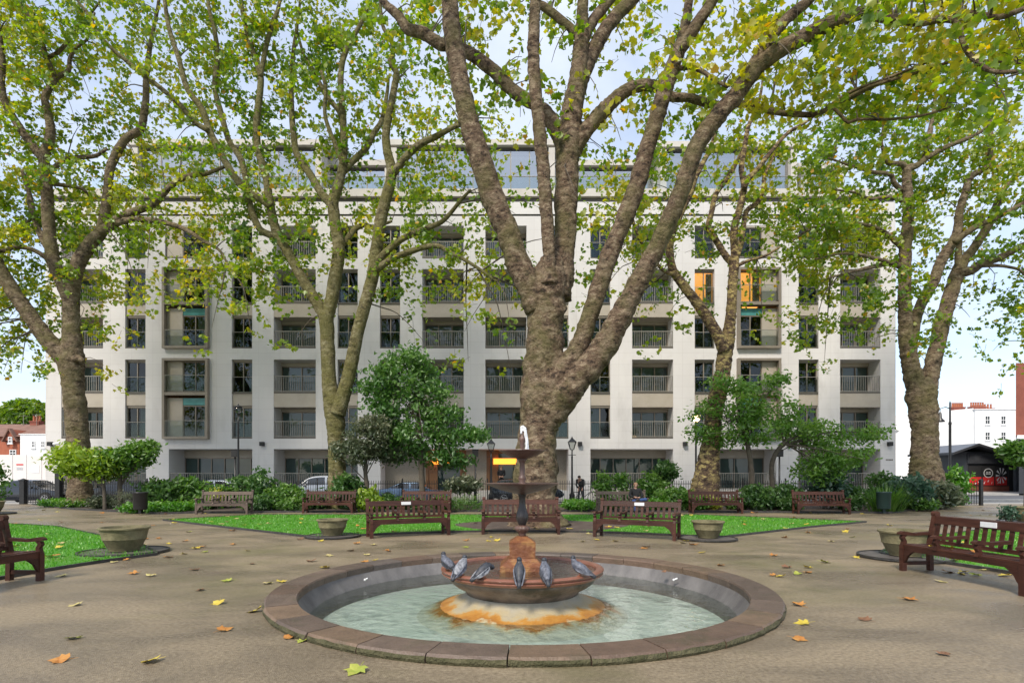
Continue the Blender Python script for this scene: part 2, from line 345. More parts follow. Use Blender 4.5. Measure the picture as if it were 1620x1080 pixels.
# planting beds along the fence
bedL = [(-25.0, 32.2), (-26.3, 31.6), (-20.5, 27.0), (-14.6, 23.9), (-13.0, 24.7), (-6, 25.4), (3.0, 25.6), (14.3, 24.6), (16.0, 24.4), (19.0, 27.0), (24.6, 32.2)]
sheet('planting_bed', bedL, .05, M['soil'])
b = MB()
for k in range(len(bedL) - 1): b.bar((*bedL[k], .03), (*bedL[k + 1], .03), .06, .1)
tag(b.build('bed_edging', M['edge']), kind='structure')

# grass blades on the lawns
def in_poly(P, poly):
    x, y = P[:, 0], P[:, 1]; c = np.zeros(len(P), bool); n = len(poly)
    for i in range(n):
        x1, y1 = poly[i]; x2, y2 = poly[(i + 1) % n]
        if y1 == y2: continue
        k = ((y1 > y) != (y2 > y)) & (x < (x2 - x1) * (y - y1) / (y2 - y1) + x1); c ^= k
    return c
def tri_mesh(name, verts, tris, m, tint=None, per=1, parent=None, world=False, kind=None):
    me = bpy.data.meshes.new(name); nv, nf = len(verts), len(tris)
    if parent is not None and world:
        off = Vector((0, 0, 0)); q = parent
        while q: off += q.location; q = q.parent
        verts = verts - np.array(off)
    me.vertices.add(nv); me.vertices.foreach_set('co', np.asarray(verts, np.float32).ravel())
    me.loops.add(nf * 3); me.loops.foreach_set('vertex_index', np.asarray(tris, np.int32).ravel())
    me.polygons.add(nf); me.polygons.foreach_set('loop_start', np.arange(0, nf * 3, 3, dtype=np.int32))
    try: me.polygons.foreach_set('loop_total', np.full(nf, 3, np.int32))
    except Exception: pass
    if tint is not None:
        a = me.attributes.new('tint', 'FLOAT', 'FACE'); a.data.foreach_set('value', np.repeat(np.asarray(tint, np.float32), per))
    for q in (m if isinstance(m, (list, tuple)) else [m]): me.materials.append(q)
    me.update(calc_edges=True); me.validate()
    o = bpy.data.objects.new(name, me); COL.objects.link(o)
    if parent is not None: o.parent = parent
    if kind: o['kind'] = kind
    return o
def blades(poly, n, x0, x1, y0, y1, h=.05):
    P = np.c_[rng.uniform(x0, x1, n), rng.uniform(y0, y1, n)]; P = P[in_poly(P, poly)]
    d = np.hypot(P[:, 0] - .95, (P[:, 1] - 18.25) * 1.35); P = P[d > 2.75]
    n = len(P); a = rng.uniform(0, 6.28, n); wv = np.c_[np.cos(a), np.sin(a), np.zeros(n)] * .006 * (1 + P[:, 1:2] / 14)
    base = np.c_[P, np.full(n, .027)]; hh = h * rng.uniform(.5, 1.15, n)
    tip = base + np.c_[rng.normal(0, .018, n), rng.normal(0, .018, n), hh]
    V = np.stack([base - wv, base + wv, tip], 1).reshape(-1, 3)
    return V, np.arange(3 * n).reshape(-1, 3), rng.uniform(0, 1, n)
for pl, n, bx in ((lawnC, 52000, (-12.5, 12.2, 14, 23.3)), (lawnL, 42000, (-17, -7, 6.5, 19)), (lawnR, 42000, (7, 17, 6.5, 19))):
    V, T, ti = blades(pl, n, *bx)
    o = tri_mesh('grass', V, T, M['blade'], ti); tag(o, 'short bright green grass blades of the lawn', 'grass', kind='stuff')

# ---------------- the apartment building ----------------
D = 40.0
def fx(px, d=D): return (px - 810) / F * d
def fz(py, d=D): return CH - (py - HZ) / F * d
BLD = empty('apartment_building', (fx(744.5), D, 0), 0, 'long white six-storey apartment block with loggias and bronze bays behind the garden', 'building')
def bb(mb, name, m, parent=None, smooth=False): return mb.build(name, m, parent or BLD, smooth, world=True)
LOG = {'A': (97, 163), 'E': (433, 499.5), 'H': (668, 733.6), 'I': (767.7, 833), 'L': (1000, 1065), 'P': (1329, 1393)}
NAR = {'B': (198, 230.3), 'D': (366.6, 399), 'F': (534, 566), 'G': (601, 633), 'J': (867, 899.4), 'K': (934, 965.5), 'M': (1099, 1130.5), 'O': (1263.5, 1295)}
BAY = {'C': (261, 331), 'N': (1166, 1232)}
ROWS = [(357, 409, None), (425.5, 551, (480, 498.6)), (568.5, 693.5, (622, 641))]
GF = [(97, 231), (267, 399), (433, 566), (602, 899.4), (934, 1065), (1130, 1228), (1263, 1393)]
GZ = .55                                   # raised ground floor
openings = []                              # x0,x1,z0,z1,depth
for k, (a, c) in {**LOG, **NAR, **BAY}.items():
    for (t, bt, sl) in ROWS:
        openings.append((fx(a), fx(c), fz(bt), fz(t), 1.54 if k in LOG else (.36 if k in NAR else .5)))
for a, c in GF: openings.append((fx(a), fx(c), GZ, fz(710), 2.1 if a != 602 else 1.8))
X0, X1 = fx(72), fx(1417); ZT = fz(342)
xs = sorted({round(v, 4) for o in openings for v in o[:2]} | {round(X0, 4), round(X1, 4)}); zs = sorted({round(v, 4) for o in openings for v in o[2:4]} | {-.1, round(ZT, 4)})
wb = MB()
for i in range(len(xs) - 1):
    for j in range(len(zs) - 1):
        cx, cz = (xs[i] + xs[i + 1]) / 2, (zs[j] + zs[j + 1]) / 2
        if any(o[0] < cx < o[1] and o[2] < cz < o[3] for o in openings): continue
        wb.quad((xs[i], D, zs[j]), (xs[i + 1], D, zs[j]), (xs[i + 1], D, zs[j + 1]), (xs[i], D, zs[j + 1]))
for (a, c, z0, z1, dp) in openings:
    wb.quad((a, D, z0), (a, D + dp, z0), (a, D + dp, z1), (a, D, z1)); wb.quad((c, D, z0), (c, D, z1), (c, D + dp, z1), (c, D + dp, z0))
    wb.quad((a, D, z1), (a, D + dp, z1), (c, D + dp, z1), (c, D, z1)); wb.quad((a, D, z0), (c, D, z0), (c, D + dp, z0), (a, D + dp, z0))
    if dp > 1: wb.quad((a, D + dp, z0), (c, D + dp, z0), (c, D + dp, z1), (a, D + dp, z1))
# recess back walls behind narrow windows, sides, back and roof
wb.quad((X0, D, -.1), (X0, D, ZT), (X0, D + 16, ZT), (X0, D + 16, -.1)); wb.quad((X1, D, -.1), (X1, D + 16, -.1), (X1, D + 16, ZT), (X1, D, ZT))
wb.quad((X0, D + 16, -.1), (X0, D + 16, ZT), (X1, D + 16, ZT), (X1, D + 16, -.1))
bb(wb, 'wall', M['wall'])
# dark strip for the shaded groove, upper band, coping
bb(MB().box(X0 - .02, X1 + .02, D + .12, D + .5, ZT + .002, ZT + .16), 'groove_shade', M['bronzed'])  # recessed groove; its shade is put into the dark bronze colour
bb(MB().box(X0, X1, D + .04, D + .5, ZT + .162, fz(319)), 'parapet_wall', M['wall'])
bb(MB().box(X0, X1, D + .2, D + .6, fz(319) + .002, fz(311)), 'shadow_gap', M['bronzed'])
bb(MB().box(X0 - .05, X1 + .05, D - .06, D + .7, fz(311) + .002, fz(299)), 'coping', M['stone'])
bb(MB().quad((X0, D + .5, ZT), (X1, D + .5, ZT), (X1, D + 16, ZT), (X0, D + 16, ZT)), 'roof_deck', M['stone'])

_cur = {}
def curtain_mesh(wd, h, m):
    key = (round(wd, 2), round(h, 2), m.name)
    if key not in _cur:
        b = MB(); n = max(6, int(wd / .06)); vs = []; fs = []
        for i in range(n + 1):
            x = wd * i / n; y = .035 * math.sin(i * 1.9) + .02 * math.sin(i * .7)
            vs += [(x, y, 0), (x, y, h)]
        for i in range(n): fs.append((2 * i, 2 * i + 2, 2 * i + 3, 2 * i + 1))
        b.add(vs, fs); _cur[key] = b.mesh('curtain', m, True)
    return _cur[key]
def put(me, name, loc, parent):
    o = bpy.data.objects.new(name, me); COL.objects.link(o); o.parent = parent
    off = Vector((0, 0, 0)); q = parent
    while q: off += q.location; q = q.parent
    o.location = Vector(loc) - off; return o
def window(x0, x1, z0, z1, y, npane, lit=False, cur=None, fm='bronzed', transom=None, fw=.06, room=True):
    b = MB(); b.box(x0, x1, y - .05, y + .05, z0, z0 + fw); b.box(x0, x1, y - .05, y + .05, z1 - fw, z1)
    b.box(x0, x0 + fw, y - .05, y + .05, z0 + fw, z1 - fw); b.box(x1 - fw, x1, y - .05, y + .05, z0 + fw, z1 - fw)
    xw = (x1 - x0) / npane
    for i in range(1, npane): b.box(x0 + i * xw - fw * .55, x0 + i * xw + fw * .55, y - .055, y + .045, z0 + fw, z1 - fw)
    wdw = bb(b, 'window', M[fm])
    for i in range(npane):
        a = x0 + i * xw + (fw if i == 0 else fw * .55); c = x0 + (i + 1) * xw - (fw if i == npane - 1 else fw * .55)
        ty = rng.normal(0, .006); tz = rng.normal(0, .006)      # panes never sit perfectly true
        p = MB().add([(a, y + ty, z0 + fw), (c, y - ty, z0 + fw), (c, y - ty + tz, z1 - fw), (a, y + ty + tz, z1 - fw)], [(0, 1, 2, 3)])
        bb(p, 'pane', M['pane'], wdw)
    if cur:
        for (u0, u1, mm) in cur:
            put(curtain_mesh((x1 - x0) * (u1 - u0), z1 - z0 - .05, M[mm]), 'curtain', (x0 + (x1 - x0) * u0, y + .28, z0 + .03), BLD)
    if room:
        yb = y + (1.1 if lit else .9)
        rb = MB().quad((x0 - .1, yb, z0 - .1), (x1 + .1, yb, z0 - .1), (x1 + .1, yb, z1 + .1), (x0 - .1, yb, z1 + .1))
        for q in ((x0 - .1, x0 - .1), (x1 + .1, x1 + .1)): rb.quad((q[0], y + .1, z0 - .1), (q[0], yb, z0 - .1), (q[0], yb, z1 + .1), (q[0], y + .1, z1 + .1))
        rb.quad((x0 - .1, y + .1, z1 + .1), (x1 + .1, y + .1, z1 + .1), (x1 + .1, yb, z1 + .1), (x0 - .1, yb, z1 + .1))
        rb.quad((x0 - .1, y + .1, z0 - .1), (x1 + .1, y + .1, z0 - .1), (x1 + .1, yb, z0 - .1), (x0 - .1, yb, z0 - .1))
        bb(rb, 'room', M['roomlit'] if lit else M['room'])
    return wdw
def glass_guard(x0, x1, z0, z1, y):
    b = MB().box(x0, x1, y - .02, y + .02, z1 - .035, z1); b.box(x0, x0 + .03, y - .02, y + .02, z0, z1 - .035); b.box(x1 - .03, x1, y - .02, y + .02, z0, z1 - .035)
    g = bb(b, 'window_guard', M['rail'])
    bb(MB().quad((x0 + .03, y, z0), (x1 - .03, y, z0), (x1 - .03, y, z1 - .035), (x0 + .03, y, z1 - .035)), 'guard_glass', M['railglass'], g)
_rl = {}
def bar_railing(x0, x1, z0, y, h=1.12):
    wd = round(x1 - x0, 3)
    if (wd, h) not in _rl:
        b = MB(); b.box(0, wd, -.025, .025, h - .05, h); b.box(0, wd, -.02, .02, .04, .08); n = int(wd / .155)
        for i in range(n + 1):
            x = .02 + (wd - .04) * i / n; b.box(x - .015, x + .015, -.012, .012, .08, h - .05)
        _rl[(wd, h)] = b.mesh('balcony_railing', M['rail'])
    return put(_rl[(wd, h)], 'balcony_railing', (x0, y, z0), BLD)
CURS = [None, None, [(0, .25, 'curtain')], [(.68, 1, 'curtain')], [(0, .5, 'curtain')], [(0, .3, 'curtain'), (.72, 1, 'curtain')], [(0, 1, 'curtain')], [(.5, 1, 'curtainw')]]
lit_set = {('M', 1, 1), ('N', 1, 1), ('H', 2, 1)}
for k, (a, c) in NAR.items():
    x0, x1 = fx(a), fx(c)
    for ri, (t, bt, sl) in enumerate(ROWS):
        segs = [(t, bt)] if sl is None else [(t, sl[0]), (sl[1], bt)]
        for si, (st, sb) in enumerate(segs):
            z0, z1 = fz(sb), fz(st); cu = CURS[rng.integers(0, len(CURS))]
            bb(MB().box(x0, x1, D + .02, D + .36, z0, z0 + .09), 'sill', M['bronzed'])
            bb(MB().box(x0 + .003, x1 - .003, D + .16, D + .4, z1 - .13, z1 - .002), 'lintel', M['bronze'])
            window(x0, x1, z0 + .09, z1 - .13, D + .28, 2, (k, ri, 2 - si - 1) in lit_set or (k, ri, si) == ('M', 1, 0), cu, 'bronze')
            glass_guard(x0 + .02, x1 - .02, z0 + .1, z0 + 1.16, D + .07)
        if sl: bb(MB().box(x0, x1, D + .1, D + .4, fz(sl[1]) + .003, fz(sl[0]) - .003), 'spandrel_panel', M['panel'])
for k, (a, c) in LOG.items():
    x0, x1 = fx(a), fx(c)
    for ri, (t, bt, sl) in enumerate(ROWS):
        segs = [(t, bt)] if sl is None else [(t, sl[0]), (sl[1], bt)]
        for si, (st, sb) in enumerate(segs):
            z0, z1 = fz(sb), fz(st)
            cu = CURS[rng.integers(0, len(CURS))]
            if (k, ri, si) in (('H', 1, 1), ('A', 1, 1)): cu = [(.35, .75, 'curtainy')]
            lit = (k, ri, si) == ('H', 2, 0)
            top = z1 - (.30 if (sl and si == 1) else .24)
            # the loggia back wall has the door opening: band above the doors
            wl = 1.18
            xa, xb = (x0 + .01, x1 - .01) if True else (x0, x1)
            bb(MB().box(xa, xb, D + 1.30, D + 1.52, top, z1 - .003), 'door_head', M['panel'])
            window(xa, xb, z0 + .03, top - .003, D + 1.42, 3 if k in 'ILP' or k == 'H' else 2, lit, cu, 'bronze', fw=.07)
            bb(MB().box(x0 + .003, x1 - .003, D + .015, D + .16, z0 + .003, z0 + .12), 'balcony_edge', M['bronzed'])
            bar_railing(x0 + .02, x1 - .02, z0 + .10, D + .06)
        if sl: bb(MB().box(x0 + .003, x1 - .003, D + .03, D + 1.5, fz(sl[1]) - .12, fz(sl[0]) + .003), 'balcony_slab', M['panel'])
for k, (a, c) in BAY.items():
    x0, x1 = fx(a), fx(c)
    for ri, (t, bt, sl) in enumerate(ROWS):
        z0, z1 = fz(bt), fz(t); yo = D - .32 if sl else D + .1; th = .13
        if sl:
            fr = MB(); fr.box(x0 - .04, x0 + th, yo, D + .3, z0 - .04, z1 + .04); fr.box(x1 - th, x1 + .04, yo, D + .3, z0 - .04, z1 + .04)
            fr.box(x0 + th, x1 - th, yo + .003, D + .3, z1 - th, z1 + .037); fr.box(x0 + th, x1 - th, yo + .003, D + .3, z0 - .037, z0 + th)
            fr.box(x0 + th, x1 - th, yo + .02, D + .3, fz(sl[0]) - .16, fz(sl[0]) + .06)
            bb(fr, 'bay_frame', M['bronze'])
        segs = [(t, bt)] if sl is None else [(t, sl[0]), (sl[0] + 4, bt)]
        for si, (st, sb) in enumerate(segs):
            za, zb = fz(sb) + .14, fz(st) - .14; xi0, xi1 = x0 + th, x1 - th; xm = xi0 + (xi1 - xi0) * (.38 if k == 'C' else .62)
            pa, pb, wa, wc = (xi0, xm, xm, xi1) if k == 'C' else (xm, xi1, xi0, xm)
            bb(MB().box(pa, pb - .003, D + .06, D + .3, za, zb), 'bay_panel', M['panel'])
            zt = zb
            if sl and si == 1:
                zt = fz(sl[1]); tp = bb(MB().box(wa, wc, D + .1, D + .2, zt + .03, zb), 'teal_panel', M['teal'])
            window(wa, wc, za, zt, D + .16, 2, (k, ri, si) == ('N', 1, 0), CURS[rng.integers(0, len(CURS))], 'bronze')
            glass_guard(xi0 + .02, xi1 - .02, za, za + 1.1, (yo + .05))
            if not sl: bb(MB().box(x0, x1, D + .02, D + .3, z0, z0 + .13), 'sill', M['bronzed']); bb(MB().box(x0, x1, D + .02, D + .3, z1 - .13, z1 - .003), 'lintel', M['panel'])
# ground floor
for gi, (a, c) in enumerate(GF):
    x0, x1 = fx(a), fx(c); z1 = fz(710)
    if a == 602: continue
    top = fz(724, 42.1)
    bb(MB().box(x0 + .005, x1 - .005, D + 1.9, D + 2.08, top, z1 - .003), 'door_head', M['panel'])
    n = 6 if c - a > 110 else 4
    if a == 1263:
        xm = x0 + (x1 - x0) * .36
        window(x0 + .02, xm, GZ + .02, top - .003, D + 2.0, 2, True, None, 'bronze'); window(xm + .01, x1 - .02, GZ + .02, top - .003, D + 2.0, 3, False, [(.4, .8, 'curtain')], 'bronze')
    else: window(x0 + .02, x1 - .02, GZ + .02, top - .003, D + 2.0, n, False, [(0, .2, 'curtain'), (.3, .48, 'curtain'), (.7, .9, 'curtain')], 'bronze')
    bar_railing(x0 + .02, x1 - .02, GZ + .12, D + .08)
    bb(MB().box(x0, x1, D - .03, D + .2, -.08, GZ + .12), 'plinth', M['stone'])
# entrance recess with patterned stone and two lit timber doorways
m_, t_, p_ = new_mat('patterned_stone'); br = t_.nodes.new('ShaderNodeTexBrick'); br.inputs['Scale'].default_value = 7; br.inputs['Color1'].default_value = (.33, .29, .235, 1); br.inputs['Color2'].default_value = (.40, .355, .29, 1); br.inputs['Mortar'].default_value = (.17, .15, .12, 1); br.inputs['Mortar Size'].default_value = .03
tcn = t_.nodes.new('ShaderNodeTexCoord'); mp = t_.nodes.new('ShaderNodeMapping'); mp.inputs['Rotation'].default_value = (R(90), 0, 0); t_.links.new(tcn.outputs['Object'], mp.inputs[0]); t_.links.new(mp.outputs[0], br.inputs['Vector']); t_.links.new(br.outputs['Color'], p_.inputs['Base Color']); p_.inputs['Roughness'].default_value = .8; M['patst'] = m_
M['timber'] = mat('oak_door', (.16, .075, .03), .5, (.22, .11, .045), 3, .2, 30, stretch=(6, 6, 1))
x0, x1 = fx(602), fx(899.4); z1 = fz(710); yb = D + 1.5
for (a, c) in ((602, 668), (735, 768), (834, 899.4)): bb(MB().box(fx(a) + .004, fx(c), yb, yb + .28, 0, z1 - .004), 'entrance_wall', M['patst'])
for (a, c) in ((668, 735), (768, 834)):
    xa, xb = fx(a) + .004, fx(c) - .004; zt = 3.05
    fr = MB(); fr.box(xa, xa + .2, yb + .02, yb + .2, 0, z1 - .01); fr.box(xb - .2, xb, yb + .02, yb + .2, 0, z1 - .01); fr.box(xa + .2, xb - .2, yb + .02, yb + .2, z1 - .25, z1 - .01)
    dr = bb(fr, 'entrance_door', M['timber'])
    bb(MB().box(xa + .5, xb - .7, yb - .12, yb + .1, fz(734, 41.5), fz(725, 41.5)), 'light_box', M['lightbox'], dr)
    bb(MB().box(xa + .2, xa + .85, yb + .1, yb + .15, .1, z1 - .26), 'door_leaf', M['timber'], dr); bb(MB().box(xb - .45, xb - .2, yb + .1, yb + .15, .1, z1 - .26), 'door_leaf', M['timber'], dr)
    bb(MB().quad((xa + .86, yb + .12, .1), (xb - .46, yb + .12, .1), (xb - .46, yb + .12, z1 - .26), (xa + .86, yb + .12, z1 - .26)), 'pane', M['pane'], dr)
    rb = MB(); rb.quad((xa, yb + 2.5, 0), (xb, yb + 2.5, 0), (xb, yb + 2.5, z1), (xa, yb + 2.5, z1)); bb(rb, 'lit_lobby', M['roomlit'])
    rb = MB(); rb.quad((xa, yb + .3, 0), (xa, yb + 2.5, 0), (xa, yb + 2.5, z1), (xa, yb + .3, z1)); rb.quad((xb, yb + .3, 0), (xb, yb + 2.5, 0), (xb, yb + 2.5, z1), (xb, yb + .3, z1)); rb.quad((xa, yb + .3, z1 - .01), (xb, yb + .3, z1 - .01), (xb, yb + 2.5, z1 - .01), (xa, yb + 2.5, z1 - .01)); bb(rb, 'lobby_wall', M['panel'])
for i in range(3): bb(MB().box(fx(640), fx(860), D - .9 + .3 * i, D + 1.5, -.1, .18 * (i + 1)), 'step', M['stone'])
# small square lamps on the piers
wl = MB(); wl.box(-.14, .14, -.24, 0, -.14, .14); wl.box(-.05, .05, 0, .04, -.06, .06); wlm = wl.mesh('wall_lamp', M['blackm'])
for px in (82, 247, 416, 584, 917, 1083, 1247, 1406): put(wlm, 'wall_lamp', (fx(px), D - .04, fz(702)), BLD)
cm = MB(); cm.M = Matrix.Translation((fx(93), D - .04, fz(702))); cm.tube([(0, 0, 0), (0, -.25, 0)], [.03, .03]); cm.tube([(-.1, -.3, -.02), (.32, -.3, .04)], [.09, .09], 10)
bb(cm, 'security_camera', M['plaque'])
sg = MB(); 
for i in range(5): sg.box(fx(1401.5) + .1 * i, fx(1401.5) + .1 * i + .07, D - .015, D - .002, fz(728), fz(726))
bb(sg, 'wall_lettering', M['bronzed'])
# penthouse storey, set back
def pent(x0p, x1p, ytop, dd, npn):
    x0, x1 = fx(x0p, dd), fx(x1p, dd); zt = fz(ytop, dd); zb = ZT
    bb(MB().box(x0 - .5, x1 + .5, dd - .4, dd + 9, zt - .42, zt), 'penthouse_roof', M['stone'])
    bb(MB().box(x0, x1, dd - .02, dd + 8.9, zt - .58, zt - .422), 'roof_soffit', M['bronzed'])
    for q in (x0, x1 - .45): bb(MB().box(q, q + .45, dd - .5, dd + 8.8, zb + .01, zt - .69), 'penthouse_wall', M['stone'])
    bb(MB().quad((x0, dd + .7, zb), (x1, dd + .7, zb), (x1, dd + .7, zt - .7), (x0, dd + .7, zt - .7)), 'pale_backing', M['curtainw'])  # pale sheet added close behind the glass to brighten the panes
    b = MB(); xw = (x1 - x0 - .9) / npn
    for i in range(npn + 1): x = x0 + .45 + i * xw; b.box(x - .04, x + .04, dd - .06, dd + .06, zb, zt - .69)
    b.box(x0 + .45, x1 - .45, dd - .05, dd + .05, zb, zb + .1)
    fr = bb(b, 'penthouse_glazing', M['rail'])
    for i in range(npn):
        x = x0 + .45 + i * xw
        bb(MB().quad((x + .04, dd, zb + .1), (x + xw - .04, dd + rng.normal(0, .01), zb + .1), (x + xw - .04, dd, zt - .69), (x + .04, dd + rng.normal(0, .01), zt - .69)), 'pane', M['skyglass'], fr)
pent(215, 512, 225, 43, 9); pent(620, 877, 225, 43, 8); pent(1042, 1256, 228, 43, 7)
pent(512, 620, 257, 44.5, 3); pent(877, 1042, 257, 44.5, 5); pent(1262, 1330, 262, 44.5, 2)
bl = MB(); zc = fz(299); n = 22; xa, xb = fx(140), fx(1350)
for i in range(n):
    x = xa + (xb - xa) * i / n; bb(MB().quad((x + .02, D + .3, zc), (x + (xb - xa) / n - .02, D + .3, zc), (x + (xb - xa) / n - .02, D + .3, zc + 1.0), (x + .02, D + .3, zc + 1.0)), 'terrace_glass', M['railglass'])
bb(MB().box(xa, xb, D + .27, D + .33, zc + 1.0, zc + 1.04), 'terrace_rail', M['rail'])

# ---------------- background streets ----------------
M['brick'] = mat('red_brick', (.30, .085, .045), .85, (.40, .13, .07), 1.2, .1, 20)
M['brickd'] = mat('dark_red_brick', (.20, .06, .04), .85, (.27, .085, .055), 1.2)
M['rooftile'] = mat('roof_tiles', (.16, .085, .06), .85, (.24, .13, .095), 1.5, .3, 12)
M['stucco'] = mat('white_stucco', (.78, .78, .77), .75, (.83, .83, .82), .5)
M['slate'] = mat('slate', (.09, .10, .12), .5, (.13, .14, .16), 2)
M['dkgrey'] = mat('charcoal_cladding', (.030, .032, .038), .5, (.042, .044, .05), 1.5)
M['pot'] = mat('terracotta_pot', (.36, .12, .06), .8)
M['hoard'] = mat('hoarding_paint', (.68, .64, .62), .6, (.74, .70, .68), .6)
M['redp'] = mat('red_print', (.6, .03, .03), .5)
M['greyp'] = mat('grey_print', (.35, .37, .42), .5)
M['whitep'] = mat('white_print', (.75, .75, .75), .5)
def sash(parent, x0, x1, z0, z1, y, fm='whitep'):
    b = MB(); f = .07
    b.box(x0 - .06, x1 + .06, y - .1, y - .002, z0 - .12, z0); b.box(x0, x1, y - .06, y - .004, z1 - f, z1); b.box(x0, x1, y - .06, y - .004, z0, z0 + f)
    b.box(x0, x0 + f, y - .06, y - .004, z0 + f, z1 - f); b.box(x1 - f, x1, y - .06, y - .004, z0 + f, z1 - f)
    zm = (z0 + z1) / 2; b.box(x0 + f, x1 - f, y - .07, y - .004, zm - .035, zm + .035); xm = (x0 + x1) / 2; b.box(xm - .025, xm + .025, y - .05, y - .004, z0 + f, zm - .035); b.box(xm - .025, xm + .025, y - .05, y - .004, zm + .035, z1 - f)
    wd = b.build('window', M[fm], parent, world=True)
    MB().quad((x0 + f, y - .012, z0 + f), (x1 - f, y - .012, z0 + f), (x1 - f, y - .012, z1 - f), (x0 + f, y - .012, z1 - f)).build('pane', M['carglass'], wd, world=True)
def chimney(parent, x, y, z0, z1, wx=1.6, wy=.7, npots=5, m='brickd'):
    b = MB().box(x - wx/2, x + wx/2, y - wy/2, y + wy/2, z0, z1); b.box(x - wx/2 - .06, x + wx/2 + .06, y - wy/2 - .06, y + wy/2 + .06, z1, z1 + .15)
    c = b.build('chimney', M[m], parent, world=True)
    for i in range(npots):
        px = x - wx/2 + wx * (i + .5) / npots; MB().lathe([(.13, z1 + .15), (.10, z1 + .6), (.13, z1 + .75)], 8, (px, y, 0)).build('chimney_pot', M['pot'], c, world=True)
# left: hoarding, brick house with gable, white house, tree behind
yh = 46.0
ho = empty('hoarding', (fx(20, yh), yh, 0), 0, 'pale site hoarding panels with a red printed notice beside the white block', 'hoarding')
for i, (a, c) in enumerate(((-120, -50), (-50, 20), (20, 42), (42, 66), (66, 88))): MB().box(fx(a, yh) + .02, fx(c, yh) - .02, yh, yh + .08, -.1, fz(719 + (i > 2) * 1.5, yh)).build('panel', M['hoard'], ho, world=True)
MB().box(fx(26, yh), fx(37, yh), yh - .02, yh - .004, fz(735.5, yh), fz(733.5, yh)).build('red_notice', M['redp'], ho, world=True)
b = MB()
for i in range(3): b.box(fx(26.5, yh), fx(36.5, yh), yh - .02, yh - .004, fz(739.5 + 1.6 * i, yh), fz(739 + 1.6 * i, yh))
b.build('notice_lines', M['greyp'], ho, world=True)
MB().box(fx(50, yh), fx(62, yh), yh - .02, yh - .004, fz(748, yh), fz(736, yh)).build('paper_notice', M['whitep'], ho, world=True)
yb_ = 62.0
h1 = empty('brick_house', (fx(10, yb_), yb_, 0), 0, 'red brick terraced house with small gable and tiled roof behind the hoarding', 'house')
xa, xb = fx(-160, yb_), fx(31, yb_); ze = fz(689, yb_); zr = fz(665, yb_)
MB().box(xa, xb, yb_, yb_ + 9, -.1, ze).build('wall', M['brick'], h1, world=True)
MB().prism([(yb_ - .4, ze - .1), (yb_ + 4.5, zr), (yb_ + 9.4, ze - .1)], xa, xb + 3.2).build('roof', M['rooftile'], h1, world=True)
gx0, gx1, gxm = fx(12, yb_), fx(30, yb_), fx(20, yb_)
MB().prism([(gx0, ze - .5), (gx1, ze - .5), (gxm, fz(679, yb_))], yb_ - .35, yb_ + 3, axis='y').build('gable', M['brick'], h1, world=True)
b = MB(); b.bar((gx0 - .2, yb_ - .3, ze - .65), (gxm, yb_ - .3, fz(678.3, yb_)), .5, .12); b.bar((gx1 + .2, yb_ - .3, ze - .65), (gxm, yb_ - .3, fz(678.3, yb_)), .5, .12); b.build('gable_verge', M['rooftile'], h1, world=True)
sash(h1, fx(18, yb_), fx(24.5, yb_), fz(701, yb_), fz(691, yb_), yb_ - .36); sash(h1, fx(15.5, yb_), fx(26, yb_), fz(721, yb_), fz(711, yb_), yb_); sash(h1, fx(-14, yb_), fx(-4, yb_), fz(704, yb_), fz(693, yb_), yb_)
chimney(h1, fx(31, yb_), yb_ + 4.5, zr - .8, fz(660, yb_), 1.0, .8, 3); chimney(h1, fx(4, yb_), yb_ + 4.5, zr - .8, fz(662, yb_), 1.0, .8, 3)
def aerial(parent, px, y, z0, z1):
    b = MB(); x = fx(px, y); b.tube([(x, y, z0), (x, y, z1)], [.03, .03], 5); b.tube([(x - .5, y, z1 - .1), (x + .5, y, z1 - .1)], [.02, .02], 4)
    for i in range(5): b.tube([(x - .4 + .2 * i, y - .2, z1 - .1), (x - .4 + .2 * i, y + .2, z1 - .1)], [.012, .012], 4)
    b.build('aerial', M['rail'], parent, world=True)
aerial(h1, 37, yb_ + 4, zr - .5, fz(650, yb_)); aerial(h1, 58, yb_ + 4, zr - .3, fz(648, yb_))
yw = 58.0
h2 = empty('white_house', (fx(60, yw), yw, 0), 0, 'small white rendered house with two sash windows beside the brick house', 'house')
xa, xb = fx(32, yw), fx(95, yw)
MB().box(xa, xb, yw, yw + 7, -.1, fz(687, yw)).build('wall', M['stucco'], h2, world=True)
MB().box(xa - .1, xb + .1, yw - .08, yw + 7.1, fz(687, yw), fz(685.8, yw)).build('roof', M['stucco'], h2, world=True)
sash(h2, fx(50, yw), fx(56, yw), fz(708, yw), fz(697.5, yw), yw); sash(h2, fx(65, yw), fx(71, yw), fz(708, yw), fz(697.5, yw), yw)
chimney(h2, fx(58, yw), yw + 3, fz(688, yw), fz(668, yw), .75, .7, 2, 'panel')
# right: white stucco terrace, cream house, kiosk, brick block
yr = 75.0
h3 = empty('white_terrace', (fx(1540, yr), yr, 0), 0, 'plain white stucco end house with four sash windows and brick chimney stacks', 'house')
xm = fx(1543, yr); xa, xb = fx(1465, yr), fx(1625, yr)
MB().box(xm, xb, yr, yr + 12, -.1, fz(648, yr)).build('wall', M['stucco'], h3, world=True)
b = MB(); b.add([(xa, yr + 8, -.1), (xm - .003, yr + .3, -.1), (xm - .003, yr + .3, fz(645, yr)), (xa, yr + 8, fz(649, yr)), (xm - .003, yr + 8, -.1), (xm - .003, yr + 8, fz(645, yr))], [(0, 1, 2, 3), (3, 2, 5), (0, 3, 5, 4)]); b.build('side_wall', M['stucco'], h3, world=True)
MB().box(xm - .1, xb, yr - .1, yr + 12, fz(648, yr) + .002, fz(646.6, yr)).build('parapet', M['stucco'], h3, world=True)
